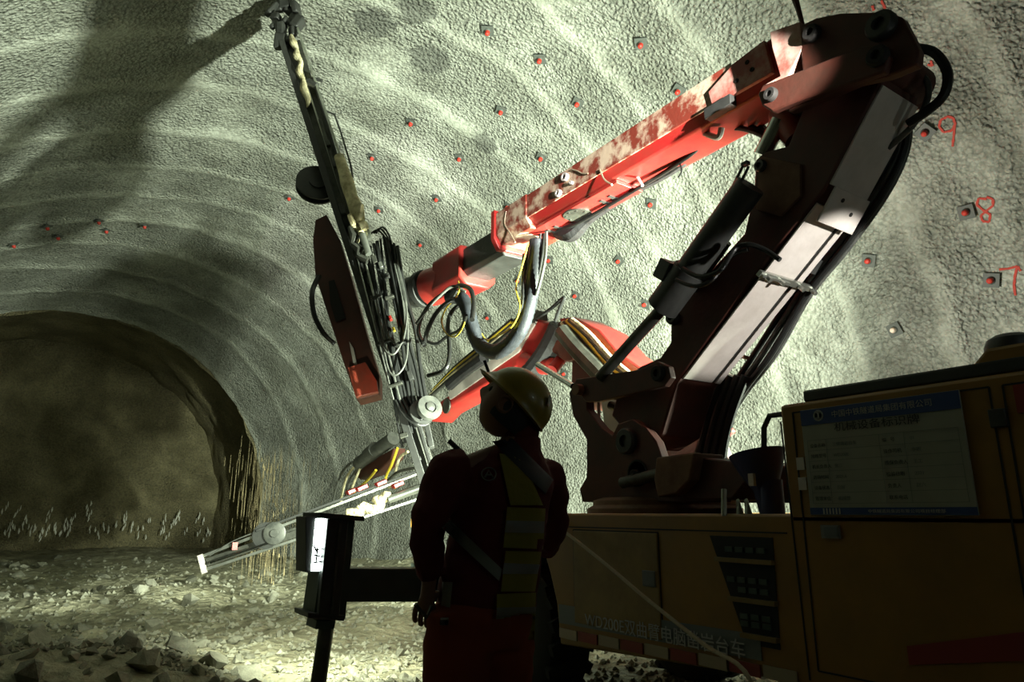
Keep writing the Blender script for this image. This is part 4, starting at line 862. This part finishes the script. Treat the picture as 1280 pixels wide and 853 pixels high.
for s_, n_ in ((.14, 30), (.1, 50), (.07, 120), (.045, 160)):
    for k in range(n_):
        px = random.uniform(-20, 330); py = random.uniform(775, 870)
        if py < 795 and px > 200: continue
        p = onZ(px, py, .1); rock(p.x, p.y, s_, *LH)
for k in range(120):
    px = random.uniform(300, 560); py = random.uniform(765, 860); p = onZ(px, py, 0)
    if math.hypot(p.x-1.65, p.y-4.85) < .3: continue
    rock(p.x, p.y, random.choice([.02, .03, .045, .06]), 'small broken stone on the lit ground around the jack post', 'stones around the jack post')
for k in range(90):
    px = random.uniform(0, 520); py = random.uniform(700, 765); p = onZ(px, py, 0)
    if p.x > 8 or p.y > 24: continue
    rock(p.x, p.y, random.choice([.05, .08, .12, .16]), 'loose stone on the far muck between the drilling machine and the tunnel face', 'stones on the far muck')
for k in range(60):
    px = random.uniform(735, 1010); py = random.uniform(812, 868); p = onZ(px, py, 0)
    if p.y < 4.75 and (2.5 < p.x < 3.05 or 4.2 < p.x < 4.85) and p.y > 3.3: continue
    rock(p.x, p.y, random.choice([.02, .03, .04]), 'small wet stone on the ground under the yellow carrier', 'wet stones under the carrier')
# gravel: nobody could count it
gm = MB(); rg = random.Random(11)
for k in range(5200):
    px = rg.uniform(-10, 1020); py = 700+rg.random()**.8*165; p = onZ(px, py, 0)
    if not (-6 < p.x < 8.5 and p.y < 24): continue
    s_ = rg.uniform(.008, .03)*(1+.05*p.y); z = fh(p.x, p.y)+s_*.2; c = V((p.x, p.y, z)); a = rg.uniform(0, 6.3)
    gm.add([c+V((s_*math.cos(a), s_*math.sin(a), 0)), c+V((s_*math.cos(a+2), s_*math.sin(a+2), 0)), c+V((s_*math.cos(a+4.1), s_*math.sin(a+4.1), 0)), c+V((0, 0, s_*rg.uniform(.5, 1.1))), c-V((0, 0, s_*.6))], [(0, 1, 3), (1, 2, 3), (2, 0, 3), (1, 0, 4), (2, 1, 4), (0, 2, 4)])
g = gm.build('gravel', M['stone'], angle=10); g['kind'] = 'stuff'; g.parent = bpy.data.objects['floor']
# ------------------------------------------------------------------ muddy water raining from the drilled holes
wm = MB(); rw = random.Random(3)
for k in range(520):
    big = rw.random() < .12
    px = rw.gauss(338, 9 if big else 23); py = 570+rw.random()*200
    if px < 262 or px > 425: continue
    Y = 10.4+rw.uniform(-.3, .3); p = onY(px, py, Y)
    L_ = rw.uniform(.05, .2) if big else rw.uniform(.12, .6); r_ = rw.uniform(.007, .014) if big else rw.uniform(.001, .0022)
    if p.z-L_/2 < .2: continue
    wm.tube([p+V((0, 0, L_/2)), p+V((0, 0, L_*.1)), p-V((0, 0, L_*.35)), p-V((0, 0, L_/2))], [.0006, r_*.7, r_, .0008], 6, smooth=False)
wt = wm.build('falling_water', M['water']); wt['kind'] = 'stuff'; tag(wt, 'muddy yellowish drops and jets of water falling past the far feed rail', 'water')
# pale grout drips along the foot of the rock face
dm = MB(); rd_ = random.Random(2)
for k in range(60):
    px = rd_.uniform(2, 262); py = 662+rd_.gauss(0, 9); p = onY(px, py, FY-.5)
    for q in range(rd_.randint(1, 4)):
        c = p+V((rd_.uniform(-.05, .05)+q*.03, 0, .11*q)); r_ = rd_.uniform(.012, .034); dm.tube([c+V((rd_.uniform(-.02, .02), 0, .1)), c, c-V((rd_.uniform(-.02, .03), 0, .08))], [.005, r_, .008], 6, smooth=False)
dm = dm.build('grout_drips', M['deb'], bpy.data.objects['wall_back'])
# ------------------------------------------------------------------ the worker
PW = thing('person', 'worker seen from behind in dark red coverall with yellow helmet, looking up at the drilling', 'person', (1.36, 2.05, 0))
YP = 2.05
def PP(px, py, off=0): return onY(px, py, YP+off)
def skin(name, verts, edges, mt, parent, root=0, sub=2):
    me = bpy.data.meshes.new(name); me.from_pydata([tuple(v_[0]) for v_ in verts], edges, []); me.materials.append(mt)
    o = bpy.data.objects.new(name, me); COL.objects.link(o)
    md = o.modifiers.new('s', 'SKIN'); md.use_smooth_shade = True; md.branch_smoothing = .4
    for i, v_ in enumerate(verts):
        r = v_[1]; o.data.skin_vertices[0].data[i].radius = r if isinstance(r, tuple) else (r, r); o.data.skin_vertices[0].data[i].use_root = (i == root)
    s_ = o.modifiers.new('u', 'SUBSURF'); s_.levels = sub; s_.render_levels = sub
    bpy.context.view_layer.update()
    m2 = bpy.data.meshes.new_from_object(o.evaluated_get(bpy.context.evaluated_depsgraph_get())); m2.name = name
    bpy.data.objects.remove(o); ob = bpy.data.objects.new(name, m2); COL.objects.link(ob)
    for p in m2.polygons: p.use_smooth = True
    ob.parent = parent; ob.matrix_parent_inverse = parent_world(parent).inverted(); return ob
gz = .015
hip = PP(606, 745, .02); wst = PP(612, 700); chest = PP(622, 625); nb_ = PP(645, 560); neck = PP(650, 545)
sL = PP(562, 592, .0); eL = PP(534, 660, -.03); wL = PP(537, 728, .04)
sR = PP(690, 598, .02); eR = PP(697, 660, .14); wR = PP(676, 690, .33)
hL = PP(572, 770); hR = PP(632, 772)
kL = V((hL.x-.01, YP+.02, .50)); kR = V((hR.x+.01, YP+.05, .50)); aL = V((hL.x-.03, YP, .10)); aR = V((hR.x+.03, YP+.04, .10)); tL = aL+V((-.05, .17, -.05)); tR = aR+V((0, .17, -.05))
heads = PP(648, 510)
# body: one continuous surface from feet to neck and hands
bv = [(hip, .12), (wst, .11), (chest, .10), (nb_, .045), (neck, .05), (heads, .07), (sL, .04), (eL, .035), (wL, .028), (sR, .04), (eR, .04), (wR, .028), (hL, .085), (kL, .06), (aL, .04), (hR, .085), (kR, .06), (aR, .04), (tL, .03), (tR, .03)]
be = [(0, 1), (1, 2), (2, 3), (3, 4), (4, 5), (3, 6), (6, 7), (7, 8), (3, 9), (9, 10), (10, 11), (0, 12), (12, 13), (13, 14), (14, 18), (0, 15), (15, 16), (16, 17), (17, 19)]
def hand(w0, d, side, closed):    # palm then five fingers, appended to the body skeleton
    d = d.normalized(); s_ = side.normalized(); n__ = d.cross(s_)
    base = len(bv); bv.append((w0+d*.05, (.036, .018))); 
    link_ = 8 if w0 is wL else 11; be.append((link_, base))
    for k, (off, l_) in enumerate(((-.03, .075), (-.01, .085), (.01, .08), (.03, .065))):
        a0 = w0+d*.085+s_*off; a1 = a0+d*l_*.45+n__*.012*closed; a2 = a1+(d*(.3)+n__*.8*closed).normalized()*l_*.35; a3 = a2+(d*(-.3*closed+.1)+n__*closed).normalized()*l_*.28
        i = len(bv); bv.extend([(a0, .0105), (a1, .0095), (a2, .009), (a3, .008)]); be.extend([(base, i), (i, i+1), (i+1, i+2), (i+2, i+3)])
    i = len(bv); t0 = w0+d*.03-s_*.035; bv.extend([(t0, .013), (t0+d*.03-s_*.02+n__*.01, .011), (t0+d*.055-s_*.015+n__*.025, .009)]); be.extend([(base, i), (i, i+1), (i+1, i+2)])
hand(wL, V((-.12, .1, -1)), V((-.75, .6, .1)), .6)
hand(wR, V((-.2, 1, .1)), V((1, .2, .1)), 1.0)
body_o = skin('body', bv, be, M['skin'], PW)
# head with a face, turned to the left and tilted back
fd = V((-.56, .60, .57)).normalized(); hx = fd.cross(V((0, 0, 1))).normalized(); hz = hx.cross(fd); HR_ = Matrix((hx, fd, hz)).transposed()
hc = PP(637, 507)
def head_mesh():
    bm = bmesh.new(); bmesh.ops.create_uvsphere(bm, u_segments=40, v_segments=28, radius=1)
    for v_ in bm.verts:
        x, y, z = v_.co; jaw = max(0, -z); 
        sx_ = .078*(1-.28*jaw**1.5); sy = .098*(1-.12*jaw); zz = z*.125
        yy = y*sy+(.012*jaw if y > 0 else .0)
        f = max(0, y)
        g = lambda cx, cz, wx, wz, a_: a_*math.exp(-((x-cx)/wx)**2-((z-cz)/wz)**2)*f
        yy += g(0, -.12, .16, .22, .026)+g(0, .12, .12, .25, .010)-g(.36, .10, .2, .14, .012)-g(-.36, .10, .2, .14, .012)+g(0, -.45, .3, .07, .006)+g(0, -.57, .3, .06, .006)-g(0, -.51, .3, .03, .004)+g(0, -.85, .35, .16, .012)+g(0, .28, .5, .1, .006)
        v_.co = V((x*sx_, yy, zz))
    me = bpy.data.meshes.new('head'); bm.to_mesh(me); bm.free(); me.materials.append(M['skin']); me.transform(Matrix.Translation(hc)@HR_.to_4x4())
    for p in me.polygons: p.use_smooth = True
    o = bpy.data.objects.new('head', me); COL.objects.link(o); o.parent = PW; o.matrix_parent_inverse = parent_world(PW).inverted(); return o
hd = head_mesh()
for s_ in (-1, 1):
    m = MB(); c = hc+HR_@V((.076*s_, -.005, -.005)); m.ring(c, HR_@V((s_, -.3, 0)), [(.03, -.005), (.034, .006), (.026, .012), (.02, .004), (0, .002)], 16); m.build('ear', M['skin'], hd)
    m = MB(); c = hc+HR_@V((.03*s_, .083, .012)); m.ring(c, HR_@V((0, 1, 0)), [(.012, 0), (.010, .005), (0, .008)], 12); m.build('eye', M['ink'], hd)
m = MB(); bmh = []
for i in range(15):
    ph = PI*.5*i/14*1.35
    for k in range(28):
        a_ = 2*PI*k/28; r_ = math.sin(ph); m.v.append(hc+HR_@V((.080*r_*math.cos(a_), -.012+.100*r_*math.sin(a_), -.004+.122*math.cos(ph)-.012*(1 if math.sin(a_) < 0 else -1.5)*r_*abs(math.sin(a_)))))
for i in range(14):
    for k in range(28): k2 = (k+1) % 28; m.f.append((i*28+k, i*28+k2, (i+1)*28+k2, (i+1)*28+k)); m.fm.append(0)
m.build('hair', M['ink'], PW, angle=180)
# helmet: shell tilted back
hv = V((-.42, .42, .80)).normalized()   # up axis of the helmet leans with the head
hup = (V((.60, -.42, .68))).normalized(); hfw = (fd-hup*fd.dot(hup)).normalized(); hxx = hfw.cross(hup).normalized(); HM = Matrix((hxx, hfw, hup)).transposed(); hmc = PP(648, 501)
m = MB(); nn_ = 36
for i in range(13):
    ph = (PI/2)*i/12
    for k in range(nn_):
        a_ = 2*PI*k/nn_; r_ = math.sin(ph); rid = 1+.02*math.cos(6*a_)*r_*(1-r_)*2
        m.v.append(hmc+HM@V((.112*r_*math.cos(a_)*rid, .138*r_*math.sin(a_)*rid, .122*math.cos(ph)-.006)))
k0 = len(m.v)
for k in range(nn_):
    a_ = 2*PI*k/nn_; f_ = max(0, math.sin(a_)); m.v.append(hmc+HM@V((.119*math.cos(a_), .145*math.sin(a_)+.045*f_**2, -.016-.006*f_)))
for k in range(nn_):
    a_ = 2*PI*k/nn_; f_ = max(0, math.sin(a_)); m.v.append(hmc+HM@V((.108*math.cos(a_), .132*math.sin(a_)+.045*f_**2, -.022-.006*f_)))
for k in range(nn_):
    a_ = 2*PI*k/nn_; m.v.append(hmc+HM@V((.10*math.cos(a_), .125*math.sin(a_), .03)))
for i in range(15):
    for k in range(nn_): k2 = (k+1) % nn_; m.f.append((i*nn_+k, i*nn_+k2, (i+1)*nn_+k2, (i+1)*nn_+k)); m.fm.append(0)
hm = m.build('safety_helmet', M['helmet'], PW, angle=60)
m = MB(); m.box(hmc+HM@V((-.05, -.095, .072)), (.035, .004, .035), HM@Matrix.Rotation(-.6, 3, 'X')); m.build('helmet_sticker', M['plate'], hm)
m = MB(); m.tube([hmc+HM@V((.0, .15, -.01)), hmc+HM@V((-.02, .20, .012))], .006, 8); m.build('brim_clip', M['ink'], hm)
m = MB(); m.tube([PP(668, 528, -.03), PP(667, 537, -.04), PP(663, 543, -.04), PP(667, 550, -.04)], [.010, .006, .010, .007], 8); m.tube([PP(660, 532, .0), PP(667, 530, -.03)], .006, 8); m.build('chin_strap', M['ink'], hm)
# neck cloth hanging from the helmet
m = MB(); m.tube([PP(640, 505, .03), PP(646, 522, .02), PP(650, 540, .0), PP(652, 560, .0)], [.066, .082, .074, .05], 18); m.build('neck_cloth', M['cloth'], PW)
# coverall: elliptical trunk and sleeves fused into one cloth surface
def fuse(mb, name, mt, vox=.011):
    me = bpy.data.meshes.new('f'); me.from_pydata([tuple(p) for p in mb.v], [], mb.f); o = bpy.data.objects.new('f', me); COL.objects.link(o)
    r = o.modifiers.new('r', 'REMESH'); r.mode = 'VOXEL'; r.voxel_size = vox; q = o.modifiers.new('q', 'SMOOTH'); q.iterations = 6; q.factor = .6
    bpy.context.view_layer.update(); m2 = bpy.data.meshes.new_from_object(o.evaluated_get(bpy.context.evaluated_depsgraph_get())); m2.name = name; bpy.data.objects.remove(o)
    m2.materials.clear(); m2.materials.append(mt)
    for v_ in m2.vertices:
        c = v_.co; n = noise.noise(V((c.x*9, c.y*9, c.z*14)))*.012+noise.noise(V((c.x*26, c.y*26, c.z*30)))*.004; v_.co = c+v_.normal*n
    for p in m2.polygons: p.use_smooth = True
    ob = bpy.data.objects.new(name, m2); COL.objects.link(ob); ob.parent = PW; ob.matrix_parent_inverse = parent_world(PW).inverted(); return ob
AX = V((.97, -.22, 0)).normalized(); AY = V((.22, .97, 0)).normalized()
def loft(mb, rings, seg=32):
    k0 = len(mb.v)
    for (c, rx, ry) in rings:
        for k in range(seg): a_ = 2*PI*k/seg; mb.v.append(V(c)+AX*math.cos(a_)*rx+AY*math.sin(a_)*ry)
    for i in range(len(rings)-1):
        for k in range(seg): k2 = (k+1) % seg; mb.f.append((k0+i*seg+k, k0+i*seg+k2, k0+(i+1)*seg+k2, k0+(i+1)*seg+k)); mb.fm.append(0)
    mb.f.append(tuple(k0+k for k in range(seg))[::-1]); mb.f.append(tuple(k0+(len(rings)-1)*seg+k for k in range(seg))); mb.fm += [0, 0]
jm = MB(); loft(jm, [(PP(608, 768), .165, .125), (PP(610, 740), .175, .135), (PP(617, 705), .168, .13), (PP(622, 665), .172, .135), (PP(623, 630), .185, .135), (PP(624, 605), .195, .125), (PP(630, 585), .17, .11), (PP(640, 568), .12, .09), (PP(650, 553), .075, .075), (PP(652, 546), .07, .07)])
jm.tube([sL+V((.05, 0, .01)), sL, sL.lerp(eL, .5), eL, eL.lerp(wL, .5), wL+V((0, 0, .02))], [.075, .074, .068, .055, .05, .04], 16)
jm.tube([sR-V((.05, 0, .0)), sR-V((.012, 0, 0)), sR.lerp(eR, .5)-V((.015, 0, 0)), eR-V((.015, 0, 0)), eR.lerp(wR, .5), wR+V((0, -.03, 0))], [.075, .07, .064, .055, .05, .042], 16)
jk = fuse(jm, 'coverall_jacket', M['cloth'])
tm = MB(); loft(tm, [(PP(601, 800)-V((0, 0, .02)), .165, .12), (PP(603, 785), .172, .128), (PP(605, 765), .174, .13), (PP(607, 748), .165, .125)])
tm.tube([hL+V((.0, 0, .02)), hL-V((0, 0, .12)), kL, (kL+aL)/2, aL+V((0, 0, .04))], [.098, .105, .085, .085, .08], 18)
tm.tube([hR+V((-.02, 0, .02)), hR-V((.01, 0, .12)), kR, (kR+aR)/2, aR+V((0, 0, .04))], [.095, .105, .085, .085, .08], 18)
fuse(tm, 'coverall_trousers', M['orange'])
for a_, t_ in ((aL, tL), (aR, tR)): skin('boot', [(a_+V((0, 0, .12)), .062), (a_+V((0, 0, .0)), (.055, .055)), (a_+V((0, -.05, -.055)), (.05, .03)), (t_+V((0, 0, 0)), (.05, .035))], [(0, 1), (1, 2), (1, 3)], M['boot'], PW)
# vest pieces on the back: cloth blocks with reflective tape, belt, radio
from mathutils.bvhtree import BVHTree
bpy.context.view_layer.update(); dg = bpy.context.evaluated_depsgraph_get(); bvh = BVHTree.FromObject(jk, dg)
OFF = jk.matrix_world.translation if False else V((0, 0, 0))
def on_back(px, py, lift):
    d = ray(px, py); h_ = bvh.ray_cast(C0, d.normalized())
    if h_[0] is None: return onY(px, py, YP-.1)
    return h_[0]-d.normalized()*lift
def patch(quad, nm, mt, lift=.012, nx=6, ny=8, th=.01, parent=None):
    vs = []
    for dl in (0, -th-.012):
        for j in range(ny+1):
            for i in range(nx+1):
                s_ = i/nx; t_ = j/ny; a_ = V(quad[0]).lerp(V(quad[1]), s_); b_3 = V(quad[3]).lerp(V(quad[2]), s_); q = a_.lerp(b_3, t_); vs.append(on_back(q[0], q[1], lift+dl))
    n1 = (nx+1)*(ny+1); fs = []
    for j in range(ny):
        for i in range(nx): a_ = j*(nx+1)+i; fs.append((a_, a_+1, a_+nx+2, a_+nx+1)); fs.append((n1+a_, n1+a_+nx+1, n1+a_+nx+2, n1+a_+1))
    rim = [i for i in range(nx+1)]+[j*(nx+1)+nx for j in range(1, ny+1)]+[ny*(nx+1)+i for i in range(nx-1, -1, -1)]+[j*(nx+1) for j in range(ny-1, 0, -1)]
    for k in range(len(rim)): a_ = rim[k]; b_3 = rim[(k+1) % len(rim)]; fs.append((a_, n1+a_, n1+b_3, b_3))
    return MB().add(vs, fs).build(nm, M[mt], parent or PW, angle=60)
blocks = [[(624, 568), (655, 570), (679, 606), (678, 631), (638, 632), (633, 604)], ]
vb = patch([(624, 567), (652, 570), (679, 632), (638, 632)], 'vest_panel', 'hivis')
v1 = patch([(634, 634), (682, 636), (679, 687), (629, 685)], 'vest_panel', 'hivis', .016); patch([(633, 651), (681, 652), (680, 667), (631, 666)], 'reflective_tape', 'refl', .021, parent=v1)
v2 = patch([(632, 689), (677, 690), (669, 740), (626, 740)], 'vest_panel', 'hivis', .016); patch([(630, 704), (675, 706), (672, 718), (628, 718)], 'reflective_tape', 'refl', .021, parent=v2)
v3 = patch([(621, 743), (670, 741), (668, 800), (620, 800)], 'vest_panel', 'hivis', .016); patch([(621, 760), (670, 759), (669, 774), (620, 776)], 'reflective_tape', 'refl', .021, parent=v3)
patch([(552, 660), (562, 650), (628, 712), (624, 727)], 'reflective_tape', 'refl', .012)
patch([(553, 728), (566, 728), (560, 782), (550, 782)], 'reflective_tape', 'refl', .012)
patch([(615, 552), (640, 548), (692, 600), (682, 618)], 'shoulder_strap', 'ink', .014)
lo = [on_back(611+9*math.cos(t), 593+8*math.sin(t), .006) for t in [k*PI/8 for k in range(17)]]
m = MB(); m.tube(lo, .0025, 6, smooth=False); m.tube([on_back(606, 597, .006), on_back(611, 588, .006), on_back(616, 597, .006)], .0035, 6, smooth=False); m.tube([on_back(608, 594, .006), on_back(615, 594, .006)], .0035, 6, smooth=False); m.build('back_emblem', M['refl'], PW)
# tool rod sticking out over the left shoulder and hose end in the left hand
m = MB(); m.cyl(PP(561, 551, .02), PP(577, 566, .0), .009, 10, .009); m.build('radio_aerial', M['ink'], PW)
tag(MB().tube([PP(519, 756, .0), PP(533, 772, .0), PP(540, 758, .0)], .007, 8, smooth=False).build('tool_hook', M['dsteel']), 'small dark metal hook in the left hand of the worker', 'hook')
